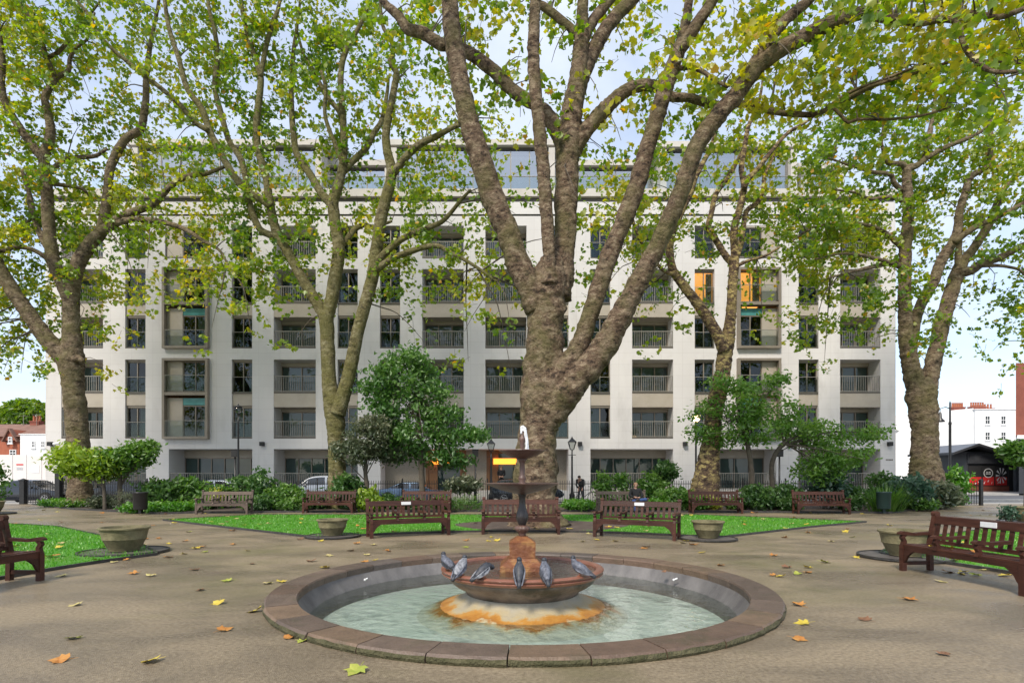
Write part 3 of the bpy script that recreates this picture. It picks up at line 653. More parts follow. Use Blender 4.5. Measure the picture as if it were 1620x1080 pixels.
for a, c in ((1558, 1566), (1583, 1591)):
    sash(h3, fx(a, yr), fx(c, yr), fz(671, yr), fz(657.5, yr), yr); sash(h3, fx(a, yr), fx(c, yr), fz(696, yr), fz(683, yr), yr)
chimney(h3, fx(1515, yr), yr + 5, fz(652, yr), fz(641, yr), 2.0, .8, 4); chimney(h3, fx(1552, yr), yr + 4, fz(650, yr), fz(640, yr), 1.6, .8, 6); chimney(h3, fx(1575, yr), yr + 3, fz(650, yr), fz(640.5, yr), 1.9, .8, 6); chimney(h3, fx(1603, yr), yr + 4, fz(650, yr), fz(642, yr), 1.2, .8, 3)
yc = 82.0
h4 = empty('stucco_villa', (fx(1428, yc), yc, 0), 0, 'cream stucco house with roof balustrade glimpsed between the block and the plane trunk', 'house')
xa, xb = fx(1395, yc), fx(1462, yc); zt = fz(681, yc)
MB().box(xa, xb, yc, yc + 10, -.1, zt).build('wall', M['stucco'], h4, world=True)
b = MB().box(xa, xb, yc - .3, yc + .2, zt, zt + .25); b.box(xa, xb, yc - .1, yc + .1, fz(671.5, yc), fz(670, yc)); b.build('cornice', M['stucco'], h4, world=True)
for i in range(26): x = xa + (xb - xa) * (i + .5) / 26; MB().lathe([(.07, zt + .25), (.11, zt + .5), (.05, zt + .8), (.08, fz(671.5, yc))], 6, (x, yc, 0)).build('baluster', M['stucco'], h4, world=True)
MB().box(xa, xb, yc + 3, yc + 10, zt, fz(661, yc)).build('attic', M['slate'], h4, world=True)
sash(h4, fx(1430.5, yc), fx(1437, yc), fz(697.5, yc), fz(688, yc), yc); sash(h4, fx(1430.5, yc), fx(1437, yc), fz(729, yc), fz(710, yc), yc)
sash(h4, fx(1419, yc), fx(1424.5, yc), fz(697.5, yc), fz(688, yc), yc)
chimney(h4, fx(1427, yc), yc + 6, fz(662, yc), fz(645, yc), 1.4, .8, 4); MB().box(fx(1416, yc), fx(1445, yc), yc + 7, yc + 9, zt, fz(647, yc)).build('party_wall', M['brickd'], h4, world=True)
yk = 58.0
kk = empty('kiosk', (fx(1565, yk), yk, 0), 0, 'charcoal corner kiosk with zigzag roof and red poster window', 'kiosk')
xa, xb = fx(1529, yk), fx(1625, yk)
MB().box(xa, xb, yk, yk + 5, -.1, fz(714, yk)).build('wall', M['dkgrey'], kk, world=True)
rp = [(fx(1495, yk), fz(716, yk)), (fx(1535, yk), fz(702, yk)), (fx(1573, yk), fz(714, yk)), (fx(1592, yk), fz(709, yk)), (fx(1625, yk), fz(706, yk))]
poly = [(x, z) for x, z in rp] + [(x, z - .22) for x, z in reversed(rp)]
MB().prism(poly, yk - 1.1, yk + 5.5, axis='y').build('roof', M['dkgrey'], kk, world=True)
b = MB()
for i in range(len(rp) - 1):
    (x1, z1_), (x2, z2_) = rp[i], rp[i + 1]; b.quad((x1, yk - 1.12, z1_ + .01), (x2, yk - 1.12, z2_ + .01), (x2, yk + 5.4, z2_ + .01), (x1, yk + 5.4, z1_ + .01))
b.build('roof_sheet', M['slate'], kk, world=True)
MB().box(fx(1530, yk), fx(1598, yk), yk - .25, yk - .01, fz(733, yk), fz(717, yk)).build('fascia', M['dkgrey'], kk, world=True)
wx0, wx1, wz0, wz1 = fx(1533, yk), fx(1592, yk), fz(767, yk), fz(737, yk)
pw = MB().box(wx0 - .08, wx1 + .08, yk - .06, yk - .01, wz0 - .08, wz1 + .08).build('poster_window', M['blackm'], kk, world=True)
MB().quad((wx0, yk - .07, wz0 + .0), (wx1, yk - .07, wz0), (wx1, yk - .07, wz0 + .82), (wx0, yk - .07, wz0 + .82)).build('red_print', M['redp'], pw, world=True)
for t_x in (1552.5, 1572.5): MB().box(fx(t_x, yk) - .05, fx(t_x, yk) + .05, yk - .12, yk - .072, wz0, wz1).build('mullion', M['blackm'], pw, world=True)
cx_, cz_ = fx(1562.5, yk), fz(748, yk); b = MB(); vs = []; fs = []
for k in range(28):
    th = 2 * math.pi * k / 28
    for r_ in (.40, .47): vs.append((cx_ + r_ * math.cos(th), yk - .08, cz_ + r_ * math.sin(th)))
for k in range(28): a = 2 * k; c = 2 * ((k + 1) % 28); fs.append((a, a + 1, c + 1, c))
b.add(vs, fs)
for (u, v, l) in ((-.2, .1, .14), (.03, .1, .2), (-.24, -.06, .2), (.0, -.06, .24)): b.quad((cx_ + u, yk - .08, cz_ + v - .05), (cx_ + u + l, yk - .08, cz_ + v - .05), (cx_ + u + l, yk - .08, cz_ + v + .04), (cx_ + u, yk - .08, cz_ + v + .04))
b.build('round_logo', M['whitep'], pw, world=True)
b = MB(); c0 = Vector((fx(1583, yk), yk - .085, fz(752, yk)))
for k in range(9):
    a1, a2 = R(20 + 38 * k), R(20 + 38 * k + 17)
    b.add([c0 + Vector((.12 * math.cos(a1), 0, .12 * math.sin(a1))), c0 + Vector((.55 * math.cos(a1), 0, .8 * math.sin(a1))), c0 + Vector((.55 * math.cos(a2), 0, .8 * math.sin(a2)))], [(0, 1, 2)])
b.build('burst_print', M['whitep'], pw, world=True)
b = MB()
for (u, v, l, h_) in ((1541, 762, 3, 4), (1546, 760, 2, 3), (1555, 760, 3, 5), (1561, 758, 3, 4), (1567, 761, 2, 4), (1577, 760, 2.5, 4.5)):
    b.add([(fx(u, yk), yk - .08, fz(v + h_, yk)), (fx(u + l * .5, yk), yk - .08, fz(v + h_, yk)), (fx(u + l, yk), yk - .08, fz(v, yk)), (fx(u + l * .4, yk), yk - .08, fz(v + h_ * .4, yk))], [(0, 1, 2, 3)])
b.build('figure_print', M['whitep'], pw, world=True)
MB().box(wx0 - .1, wx1 + .5, yk - .04, yk - .012, -.1, wz0 - .1).build('brick_plinth', M['brickd'], kk, world=True)
MB().box(fx(1596, yk), fx(1602, yk), yk - .05, yk - .012, -.1, fz(737, yk)).build('door', M['blackm'], kk, world=True)
MB().box(fx(1602.5, yk), fx(1609, yk), yk - .3, yk - .012, -.1, fz(737, yk)).build('column', M['slate'], kk, world=True)
tag(MB().box(fx(1440, 57), fx(1625, 57), 50, 57.6, -.2, .03).build('pavement', M['pave']), kind='structure')
yq = 50.0
h5 = empty('brick_block', (fx(1635, yq), yq, 0), 0, 'tall red brick building edge with a white band beside the kiosk', 'building')
def wedge(z0, z1, px0, name, m, dy=0):
    xa, xb = fx(px0, yq), fx(1720, yq); k = (yq + 8) / yq
    MB().prism([(xa, yq - dy), (xb, yq - dy), (xb * 1.1, yq + 8), (xa * k, yq + 8)], z0, z1, axis='z').build(name, M[m], h5, world=True)
wedge(fz(688, yq), fz(574, yq), 1607, 'wall', 'brickd'); wedge(fz(694, yq), fz(688, yq) - .003, 1606, 'band', 'stucco', .2); wedge(-.1, fz(694, yq) - .003, 1612, 'ground_floor', 'dkgrey')
for i in range(4): sash(h5, fx(1625 + 16 * i, yq), fx(1632 + 16 * i, yq), fz(660, yq), fz(636, yq), yq)
# ---------------- plane trees ----------------
def bark(name, base, dark, light, moss=None, mossamt=.5):
    m, t, p = new_mat(name); L = t.links.new
    tcn = t.nodes.new('ShaderNodeTexCoord')
    def noise(s, d=6, st=None):
        v = tcn.outputs['Object']
        if st: mp = t.nodes.new('ShaderNodeMapping'); mp.inputs['Scale'].default_value = st; L(v, mp.inputs[0]); v = mp.outputs[0]
        n = t.nodes.new('ShaderNodeTexNoise'); n.inputs['Scale'].default_value = s; n.inputs['Detail'].default_value = d; n.inputs['Roughness'].default_value = .65; L(v, n.inputs['Vector']); return n.outputs['Fac']
    def ramp(f, stops):
        r = t.nodes.new('ShaderNodeValToRGB'); e = r.color_ramp.elements
        while len(e) < len(stops): e.new(.5)
        for q, (a, c) in zip(e, stops): q.position = a; q.color = (*c, 1)
        L(f, r.inputs[0]); return r.outputs[0]
    c = ramp(noise(4.0, 8, (1, 1, 1.7)), [(.40, dark), (.46, base), (.53, base), (.60, light)])
    pl = ramp(noise(2.3, 5), [(.53, (0, 0, 0)), (.555, (1, 1, 1))])
    mi = t.nodes.new('ShaderNodeMix'); mi.data_type = 'RGBA'; mm = t.nodes.new('ShaderNodeMath'); mm.operation = 'MULTIPLY'; mm.inputs[1].default_value = .38
    L(pl, mm.inputs[0]); L(mm.outputs[0], mi.inputs['Factor']); L(c, mi.inputs['A']); mi.inputs['B'].default_value = (*light, 1); out = mi.outputs['Result']
    if moss:
        mf = ramp(noise(.9, 7), [(.62 - .25 * mossamt, (0, 0, 0)), (.76 - .2 * mossamt, (1, 1, 1))])
        m2 = t.nodes.new('ShaderNodeMix'); m2.data_type = 'RGBA'; mk = t.nodes.new('ShaderNodeMath'); mk.operation = 'MULTIPLY'; mk.inputs[1].default_value = .7
        L(mf, mk.inputs[0]); L(mk.outputs[0], m2.inputs['Factor']); L(out, m2.inputs['A']); m2.inputs['B'].default_value = (*moss, 1); out = m2.outputs['Result']
    # dark horizontal wrinkles and pits
    wr = ramp(noise(3.4, 7, (1, 1, 1.25)), [(.36, (.25, .22, .20)), (.46, (1, 1, 1))]); sp_ = ramp(noise(13, 4), [(.33, (.35, .32, .3)), (.43, (1, 1, 1))])
    for q in (wr, sp_):
        mu = t.nodes.new('ShaderNodeMix'); mu.data_type = 'RGBA'; mu.blend_type = 'MULTIPLY'; mu.inputs['Factor'].default_value = .55; L(out, mu.inputs['A']); L(q, mu.inputs['B']); out = mu.outputs['Result']
    L(out, p.inputs['Base Color']); p.inputs['Roughness'].default_value = .85; p.inputs['Specular IOR Level'].default_value = .25
    ad = t.nodes.new('ShaderNodeMath'); L(noise(3.4, 7, (1, 1, 1.25)), ad.inputs[0]); L(noise(13, 5), ad.inputs[1])
    b = t.nodes.new('ShaderNodeBump'); b.inputs['Strength'].default_value = .9; b.inputs['Distance'].default_value = .12; L(ad.outputs[0], b.inputs['Height']); L(b.outputs[0], p.inputs['Normal'])
    return m
M['bark3'] = bark('plane_bark_brown', (.145, .098, .064), (.042, .029, .021), (.29, .225, .15), (.125, .115, .042), .6)
M['bark1'] = bark('plane_bark_tan', (.155, .112, .074), (.052, .037, .027), (.27, .215, .145), (.135, .12, .046), .7)
M['bark2'] = bark('plane_bark_mossy', (.165, .138, .068), (.068, .056, .031), (.28, .25, .15), (.13, .122, .036), 1.0)
M['bark4'] = bark('plane_bark_flaking', (.14, .092, .062), (.045, .032, .024), (.50, .39, .16), None)
M['twig'] = mat('twig_bark', (.060, .048, .036), .9, (.10, .082, .06), 6)
GREEN = [(0, (.055, .12, .012)), (.35, (.12, .21, .018)), (.65, (.23, .30, .026)), (.86, (.42, .38, .035)), (1, (.50, .26, .035))]
M['leafA'] = leaf_mat('plane_leaf', GREEN, .58)

def catmull(pts, step):
    # pts: list of 4-vectors (x,y,z,r)
    P = [np.array(p, float) for p in pts]; P = [2 * P[0] - P[1]] + P + [2 * P[-1] - P[-2]]; out = []
    for i in range(1, len(P) - 2):
        p0, p1, p2, p3 = P[i - 1], P[i], P[i + 1], P[i + 2]
        n = max(1, int(np.linalg.norm((p2 - p1)[:3]) / step))
        for k in range(n):
            t = k / n; out.append(.5 * ((2 * p1) + (-p0 + p2) * t + (2 * p0 - 5 * p1 + 4 * p2 - p3) * t * t + (-p0 + 3 * p1 - 3 * p2 + p3) * t ** 3))
    out.append(P[-2]); return out

class Tree:
    def __init__(s, name, label, depth, bx, mb, lsize, wob):
        s.rk = .92 if wob > .14 else .96; s.depth = depth; s.cands = []; s.mb = MB(); s.tw = MB(); s.leaf = []; s.ls = lsize; s.wob = wob
        s.root = empty(name, ((bx - 810) / F * depth, depth, 0), 0, label, 'tree', 'plane trees of the square'); s.bark = mb; s.k = 0
    def limb(s, pts, d0=None, d1=None, n=None, cand=True):
        d0 = s.depth if d0 is None else d0; d1 = d0 if d1 is None else d1; N_ = len(pts); q = []
        L = [0]
        for i in range(1, N_): L.append(L[-1] + math.hypot(pts[i][0] - pts[i-1][0], pts[i][1] - pts[i-1][1]))
        for i, (px, py, r) in enumerate(pts):
            Y = d0 + (d1 - d0) * (L[i] / L[-1]); p = Wp(px, py, Y); q.append((p.x, p.y, p.z, r * Y / F * s.rk))
            
        big = max(p[3] for p in q)
        c = catmull(q, .07 if big > .25 else .14); s.k += 1
        n = n or (26 if big > .45 else 18 if big > .22 else 12 if big > .1 else 8)
        s.mb.tube([p[:3] for p in c], [max(p[3], .012) for p in c], n, True, 0, s.wob if big > .1 else s.wob * .6, s.k * 7.3)
        if cand:
            for p in c[::2]:
                Y = p[1]; s.cands.append((810 + p[0] / Y * F, HZ - (p[2] - CH) / Y * F, p[3] / Y * F, p[0], p[1], p[2]))
    def finish(s):
        t = s.mb.build('trunk', s.bark, s.root, True, world=True)
        if s.tw.f: s.tw.build('twigs', M['twig'], s.root, True, world=True)['kind'] = 'stuff'
TREES = []
# T3, the old giant behind the fountain
t3 = Tree('plane_tree', 'huge old plane tree with burred trunk and many limbs on bare soil behind the fountain', 18.3, 857, M['bark3'], .18, .15)
t3.limb([(850, 832, 58), (849, 818, 47), (847, 795, 40), (846, 760, 37), (848, 720, 34), (850, 680, 32), (853, 640, 33), (858, 600, 34), (861, 560, 33), (862, 520, 31), (864, 490, 32), (866, 462, 34), (868, 440, 30), (872, 415, 22), (874, 395, 8)], cand=False, n=48)
t3.limb([(850, 492, 20), (838, 455, 22), (822, 420, 21), (806, 375, 20), (792, 340, 19), (775, 300, 20), (760, 250, 19), (744, 200, 17), (732, 150, 16), (722, 100, 16), (715, 50, 15.5), (711, 0, 14), (704, -80, 12), (688, -200, 8), (670, -310, 4)], 18.2, 16.8, cand=False, n=28)
t3.limb([(700, -110, 8), (660, -170, 6), (600, -240, 4), (560, -300, 2)], 17, 16)
t3.limb([(704, -90, 7), (740, -170, 5), (770, -260, 3)], 17, 18)
t3.limb([(895, 240, 14), (878, 202, 13), (862, 178, 12), (843, 163, 11), (812, 144, 11), (781, 113, 11), (750, 89, 10), (720, 74, 10), (695, 69, 10), (668, 52, 10), (645, 46, 9), (630, 25, 8), (605, 0, 6), (570, -60, 4), (540, -120, 2)], 18.8, 19.8)
t3.limb([(868, 450, 16), (869, 420, 11), (866, 360, 11), (862, 300, 11), (853, 200, 11), (844, 100, 10.5), (847, 0, 9), (852, -80, 7), (848, -190, 4), (840, -270, 2)], 17.9, 17.2, cand=False)
t3.limb([(880, 470, 28), (886, 440, 24), (892, 400, 19), (895, 330, 19.5), (898, 250, 20), (903, 190, 19), (913, 130, 15), (920, 60, 12), (922, 0, 9), (925, -100, 7), (930, -230, 3)], 18.5, 19.2, cand=False)
t3.limb([(920, 70, 10), (940, 30, 9), (965, 0, 8), (1000, -60, 6), (1030, -150, 3)], 19, 20)
t3.limb([(908, 165, 15), (918, 130, 14), (930, 100, 13), (950, 60, 12), (975, 25, 11), (1005, -5, 10), (1050, -60, 8), (1100, -140, 5), (1140, -220, 2)], 18.9, 20.2)
t3.limb([(917, 60, 7), (900, 42, 7), (870, 18, 7), (847, 0, 6), (800, -50, 4), (770, -120, 2)], 19.1, 20)
t3.limb([(902, 250, 15), (921, 215, 13), (948, 183, 13), (979, 152, 11), (1006, 137, 10), (1038, 137, 9), (1062, 153, 7.5), (1090, 155, 7), (1118, 163, 7), (1150, 168, 6), (1180, 164, 5.5), (1215, 175, 5), (1250, 180, 4.7), (1287, 181, 4.5), (1320, 168, 4), (1360, 148, 3), (1420, 120, 2)], 18.8, 17.6)
t3.limb([(1305, 174, 3.5), (1345, 146, 3), (1393, 128, 2.8), (1454, 104, 2.3), (1500, 85, 1.5)], 17.9, 16.5)
t3.limb([(1305, 176, 3.5), (1371, 140, 3), (1454, 114, 2.6), (1510, 97, 2.4), (1560, 97, 2), (1620, 101, 1.6)], 17.9, 15.5)
t3.limb([(1318, 170, 3), (1332, 184, 2.8), (1342, 194, 2.6), (1357, 189, 2.5), (1399, 189, 2.4), (1438, 186, 2.2), (1471, 180, 2), (1504, 169, 1.5)], 17.8, 16.5)
t3.limb([(862, 650, 12), (874, 615, 22), (890, 588, 20), (911, 558, 17), (924, 525, 15.5), (937, 488, 15), (951, 442, 15), (969, 393, 15), (988, 346, 15), (1010, 285, 15), (1022, 240, 14), (1036, 195, 14), (1056, 130, 13), (1075, 75, 12)], 18.1, 16.9, cand=False)
t3.limb([(1072, 82, 9), (1086, 30, 8), (1091, -10, 7), (1098, -90, 5), (1105, -180, 2)], 16.9, 16.4)
t3.limb([(1072, 84, 11), (1105, 35, 10), (1131, -5, 9), (1165, -70, 7), (1200, -150, 4), (1230, -220, 2)], 16.9, 15.6)
t3.limb([(1062, 112, 5), (1082, 107, 4.5), (1107, 111, 4), (1130, 126, 3.5), (1152, 138, 3)], 17, 16.5)
t3.limb([(853, 700, 14), (860, 672, 24), (878, 642, 29), (902, 612, 28), (925, 587, 25), (950, 556, 23), (968, 528, 21), (982, 501, 20), (1011, 444, 17), (1040, 389, 15.5), (1062, 340, 15), (1080, 295, 15), (1103, 230, 15), (1135, 185, 14.5), (1165, 150, 14), (1190, 115, 14), (1215, 92, 13), (1245, 72, 13), (1273, 58, 12.5), (1301, 44, 12), (1340, 27, 11), (1375, 17, 9), (1399, 0, 8), (1430, -40, 6), (1480, -110, 4), (1520, -170, 2)], 18.3, 14.5, cand=False, n=32)
t3.limb([(1176, 132, 10), (1198, 92, 10), (1218, 61, 9.5), (1245, 30, 9), (1282, -2, 8), (1320, -50, 6), (1350, -120, 4), (1370, -200, 2)], 16.2, 15.5)
t3.limb([(1372, 18, 7), (1393, 30, 6.5), (1415, 30, 6), (1452, 36, 6), (1482, 32, 6), (1510, 24, 5.5), (1543, 22, 5), (1579, 28, 4.5), (1620, 14, 4), (1680, -10, 3), (1740, -40, 2)], 14.8, 13.2)
t3.limb([(1482, 32, 4.5), (1510, 33, 4.5), (1519, 45, 4.5), (1522, 62, 4.4), (1531, 83, 4.2), (1552, 103, 4), (1574, 114, 3.5), (1620, 114, 3), (1680, 125, 2)], 14.2, 13.0)
TREES.append(t3)
# T1, left
t1 = Tree('plane_tree', 'tan plane tree with low fork rising beside the tall gate post', 29, 127, M['bark1'], .172, .10)
t1.limb([(130, 806, 27), (128, 795, 21), (126, 760, 17), (124, 700, 16.5), (120, 650, 16), (117, 620, 15.5), (114, 590, 17), (113, 568, 19), (114, 545, 15), (113, 500, 12), (112, 465, 12)], cand=False, n=26)
t1.limb([(113, 582, 15), (96, 560, 14), (75, 537, 13), (60, 517, 12), (42, 491, 11.5), (17, 455, 11), (0, 425, 10.5), (-20, 385, 10), (-30, 330, 8), (-15, 270, 6), (-5, 220, 4)], 29, 27.5)
t1.limb([(112, 480, 10), (98, 446, 10), (87, 420, 10), (81, 392, 9.5), (78, 366, 9), (76, 335, 9), (74, 300, 8.5), (71, 265, 8), (70, 248, 7.5), (80, 212, 7), (76, 180, 6), (71, 156, 5.5), (80, 136, 5), (90, 122, 4.5)], 29, 28.5, cand=False)
t1.limb([(90, 122, 4), (108, 112, 3.5), (111, 92, 3), (122, 75, 2.5), (139, 60, 2), (150, 20, 1.5)], 28.5, 28)
t1.limb([(88, 124, 4.5), (81, 108, 4), (72, 88, 4), (65, 60, 3.5), (53, 36, 3), (36, 10, 2.5), (25, -20, 2), (10, -90, 1.5)], 28.5, 27.5)
t1.limb([(72, 92, 3), (92, 83, 3), (111, 61, 2.8), (136, 31, 2.2), (160, 0, 1.5)], 28.4, 28.8)
t1.limb([(68, 252, 7), (42, 218, 6.5), (25, 192, 6), (8, 162, 5.5), (2, 130, 5), (4, 100, 4.5), (0, 60, 3.5), (-10, 10, 2.5), (-20, -60, 2)], 28.8, 27.5)
t1.limb([(75, 277, 4), (97, 256, 4), (112, 250, 3.5), (150, 247, 3), (170, 235, 2)], 28.8, 29.5)
t1.limb([(76, 290, 3.5), (105, 294, 3), (131, 299, 2.5), (140, 310, 1.5)], 28.8, 29.5)
t1.limb([(84, 408, 5), (66, 375, 5), (55, 348, 4.5), (48, 320, 4.5), (46, 305, 3.5), (35, 270, 2.5)], 29, 29.6)
t1.limb([(86, 417, 4), (56, 397, 3.5), (28, 391, 3.2), (0, 397, 3), (-40, 390, 2)], 29, 28.2)
t1.limb([(52, 345, 2.5), (28, 360, 2.5), (0, 363, 2), (-30, 360, 1.5)], 29.4, 29)
t1.limb([(113, 478, 11), (118, 440, 10), (126, 412, 10.5), (144, 384, 10), (160, 366, 9), (166, 335, 7.5), (171, 300, 7), (174, 268, 6.5), (188, 236, 6.5), (202, 217, 6), (222, 205, 6), (228, 180, 5.5), (231, 155, 5), (231, 130, 4.5), (234, 97, 4), (240, 60, 3), (250, 10, 2.5), (258, -60, 2)], 29, 28.3)
t1.limb([(160, 367, 7.5), (175, 356, 7), (192, 344, 6.5), (217, 333, 6), (243, 324, 5.5), (258, 307, 5), (272, 293, 4.5), (296, 279, 4), (325, 275, 3.5), (355, 264, 2.5)], 28.7, 27.5)
t1.limb([(163, 367, 6), (194, 350, 5), (236, 348, 4.5), (268, 354, 4), (293, 363, 3.5), (320, 380, 3), (348, 397, 2), (365, 430, 1.5)], 28.7, 27)
t1.limb([(115, 570, 6), (124, 566, 5), (132, 572, 3.5)], 28.7, 28.4, cand=False)
TREES.append(t1)
# T2
t2 = Tree('plane_tree', 'mossy olive plane tree splitting into two tall stems beside the weeping tree', 27.5, 534, M['bark2'], .172, .07)
t2.limb([(536, 806, 22), (534, 785, 16.5), (533, 740, 14), (532, 700, 13.5), (531, 670, 15), (528, 645, 16), (523, 620, 13), (520, 590, 11.5), (519, 560, 11.5), (517, 520, 11.5), (516, 497, 12)], cand=False, n=22)
t2.limb([(516, 508, 10), (505, 485, 9.5), (480, 444, 8.5), (456, 399, 8), (439, 372, 7.5), (431, 341, 7), (425, 308, 6.5), (422, 285, 6), (416, 262, 6), (408, 236, 5.5), (406, 194, 5.5), (411, 150, 5), (412, 118, 5), (403, 92, 4.5), (392, 55, 4), (383, 14, 3.5), (378, -40, 3), (370, -110, 2)], 27.5, 26.5)
t2.limb([(412, 122, 4), (422, 69, 4), (433, 33, 3.5), (441, 10, 3), (450, -50, 2), (455, -110, 1.5)], 26.8, 27.5)
t2.limb([(430, 327, 6.5), (404, 309, 6), (380, 291, 6), (357, 257, 5.5), (342, 228, 5.5), (330, 203, 5), (319, 172, 5), (296, 140, 4.5), (284, 97, 4), (268, 47, 3.5), (261, 5, 3), (255, -50, 2.5), (250, -110, 1.5)], 27, 25.5)
t2.limb([(330, 207, 4.5), (306, 192, 4), (286, 167, 4), (267, 150, 3.8), (236, 125, 3.5), (211, 105, 3.2), (180, 80, 3), (156, 53, 2.8), (139, 22, 2.5), (122, 0, 2), (100, -50, 1.5)], 26.4, 25)
t2.limb([(440, 376, 6), (415, 366, 5.5), (405, 352, 5.5), (397, 330, 5.5), (391, 305, 5), (388, 278, 5), (380, 250, 5), (362, 222, 4.5), (350, 180, 4.5), (340, 138, 4.2), (344, 90, 4), (340, 52, 3.5), (332, 20, 3), (322, -40, 2)], 27.3, 28.5)
t2.limb([(516, 505, 11), (523, 480, 10.5), (530, 440, 10.5), (536, 395, 10), (531, 358, 9.5), (527, 320, 9), (535, 295, 8), (543, 258, 6.5), (544, 222, 6), (542, 180, 5.5), (539, 139, 5), (541, 103, 4.5), (550, 75, 4), (564, 50, 3.5), (578, 22, 3), (590, -30, 2), (600, -90, 1.5)], 27.5, 27.5)
t2.limb([(526, 327, 7), (507, 303, 6.5), (490, 275, 6), (470, 245, 5.5), (464, 208, 5), (461, 167, 4.5), (461, 125, 4), (464, 85, 3.5), (470, 40, 2.5), (475, 0, 2), (480, -60, 1.5)], 27.5, 28.6)
t2.limb([(543, 195, 4.5), (536, 176, 4), (519, 155, 4), (505, 130, 3.5), (492, 105, 3), (480, 85, 2.5), (470, 50, 2)], 27.5, 28.5)
t2.limb([(543, 272, 5.5), (557, 256, 5.5), (578, 236, 5), (592, 210, 4.5), (604, 190, 4), (612, 150, 3), (615, 120, 2)], 27.6, 28.6)
t2.limb([(536, 392, 5.5), (548, 380, 5), (560, 364, 4.5), (575, 356, 4), (592, 359, 3.5), (620, 350, 2)], 27.6, 28.6)
t2.limb([(543, 262, 4), (533, 235, 4), (522, 208, 3.5), (514, 180, 3), (515, 139, 3), (508, 112, 2.5)], 27.4, 26.5)
t2.limb([(534, 655, 13), (541, 632, 12), (550, 600, 11), (559, 560, 10.5), (566, 525, 10), (574, 495, 10), (583, 462, 10), (590, 435, 10), (595, 400, 10), (602, 350, 9.5), (612, 310, 9), (618, 285, 8.5), (619, 265, 8), (612, 236, 7), (611, 208, 6.5), (618, 170, 6), (624, 138, 5.5), (627, 115, 5), (617, 98, 4), (622, 82, 4), (618, 62, 3.5), (606, 42, 3), (602, 10, 2.5), (600, -40, 2), (590, -100, 1.5)], 27.3, 26.3)
t2.limb([(619, 277, 7), (632, 262, 6.5), (650, 240, 6), (668, 226, 5.5), (690, 216, 5), (716, 202, 4), (735, 195, 3), (760, 180, 2)], 26.7, 25.5)
t2.limb([(596, 414, 6), (618, 392, 5.5), (640, 376, 5), (672, 362, 4.5), (697, 352, 4), (712, 338, 3.5), (728, 318, 3), (745, 300, 2)], 26.8, 25.3)
t2.limb([(594, 427, 6), (620, 410, 5.5), (646, 399, 5), (672, 391, 4.5), (693, 389, 4), (712, 399, 3.5), (735, 411, 3), (762, 428, 2.5), (787, 446, 1.8)], 26.8, 24.5)
TREES.append(t2)
# T4
t4 = Tree('plane_tree', 'plane tree with yellow flaking patches on its forked limb behind the last benches', 27, 1118, M['bark4'], .172, .12)
t4.limb([(1112, 812, 38), (1113, 797, 29), (1116, 765, 22), (1121, 725, 17), (1126, 690, 14.5), (1130, 650, 14), (1138, 615, 13.5), (1143, 590, 13), (1146, 565, 12.5), (1151, 540, 11.5), (1156, 500, 8.5), (1159, 450, 7.5), (1161, 425, 8), (1162, 405, 7)], cand=False, n=24)
t4.limb([(1146, 555, 10), (1134, 527, 9.5), (1107, 485, 8.5), (1084, 455, 7.5), (1066, 430, 7), (1060, 405, 6.5), (1062, 375, 6), (1075, 342, 5.5), (1092, 305, 5), (1100, 280, 5), (1108, 265, 4.5), (1122, 238, 3.5), (1135, 200, 2.5), (1140, 160, 1.5)], 26.8, 26.2)
t4.limb([(1068, 435, 3.5), (1050, 428, 3), (1030, 405, 2.5), (1010, 375, 2), (1000, 340, 1.5)], 26.4, 25.6)
t4.limb([(1160, 418, 6), (1146, 402, 5.5), (1134, 382, 5), (1121, 360, 5), (1126, 335, 4.5), (1132, 308, 4.2), (1150, 283, 4), (1170, 248, 3), (1185, 215, 2)], 27, 27.6)
t4.limb([(1163, 408, 6.5), (1161, 365, 6), (1170, 330, 5.5), (1177, 297, 5), (1173, 267, 4.5), (1177, 240, 4), (1184, 200, 3.5), (1196, 176, 3), (1205, 140, 2), (1210, 90, 1.5)], 27, 26.4)
t4.limb([(1177, 299, 4.5), (1183, 285, 4.2), (1201, 264, 4), (1221, 239, 3.5), (1246, 211, 3), (1274, 194, 2.2), (1300, 175, 1.5)], 26.6, 25.8)
t4.limb([(1164, 412, 4.5), (1172, 385, 4.5), (1176, 358, 4.2), (1182, 333, 4), (1198, 321, 4), (1208, 298, 3.5), (1209, 280, 3), (1217, 262, 2.5), (1235, 225, 2)], 27, 27.8)
t4.limb([(1163, 422, 3), (1185, 412, 2.6), (1210, 405, 2.2), (1235, 390, 1.5)], 27, 26.5)
TREES.append(t4)
# T5
t5 = Tree('plane_tree', 'thick-trunked plane tree rising from dark shrubs by the kiosk', 29, 1465, M['bark1'], .172, .13)
t5.limb([(1466, 806, 33), (1466, 780, 29), (1465, 750, 25), (1463, 720, 20.5), (1463, 690, 18.5), (1462, 665, 20), (1459, 640, 22), (1457, 618, 22), (1452, 600, 16)], cand=False, n=26)
t5.limb([(1457, 635, 16), (1448, 605, 15), (1440, 575, 13), (1434, 535, 11), (1432, 500, 10), (1431, 447, 9), (1433, 391, 9), (1437, 340, 8.5), (1436, 305, 7.5), (1435, 270, 6.5), (1450, 262, 5), (1466, 250, 4.5), (1496, 233, 4), (1540, 215, 3), (1580, 190, 2)], 29, 28)
t5.limb([(1436, 274, 5), (1428, 260, 4.5), (1407, 258, 4), (1400, 245, 3), (1395, 225, 2), (1400, 180, 1.5)], 28.4, 27.5)
t5.limb([(1455, 260, 4), (1463, 248, 4), (1470, 215, 4), (1478, 170, 3), (1480, 130, 2)], 28.4, 29)
t5.limb([(1434, 304, 4), (1416, 292, 4), (1408, 276, 3.5), (1380, 272, 3), (1346, 262, 2), (1310, 250, 1.5)], 28.5, 27)
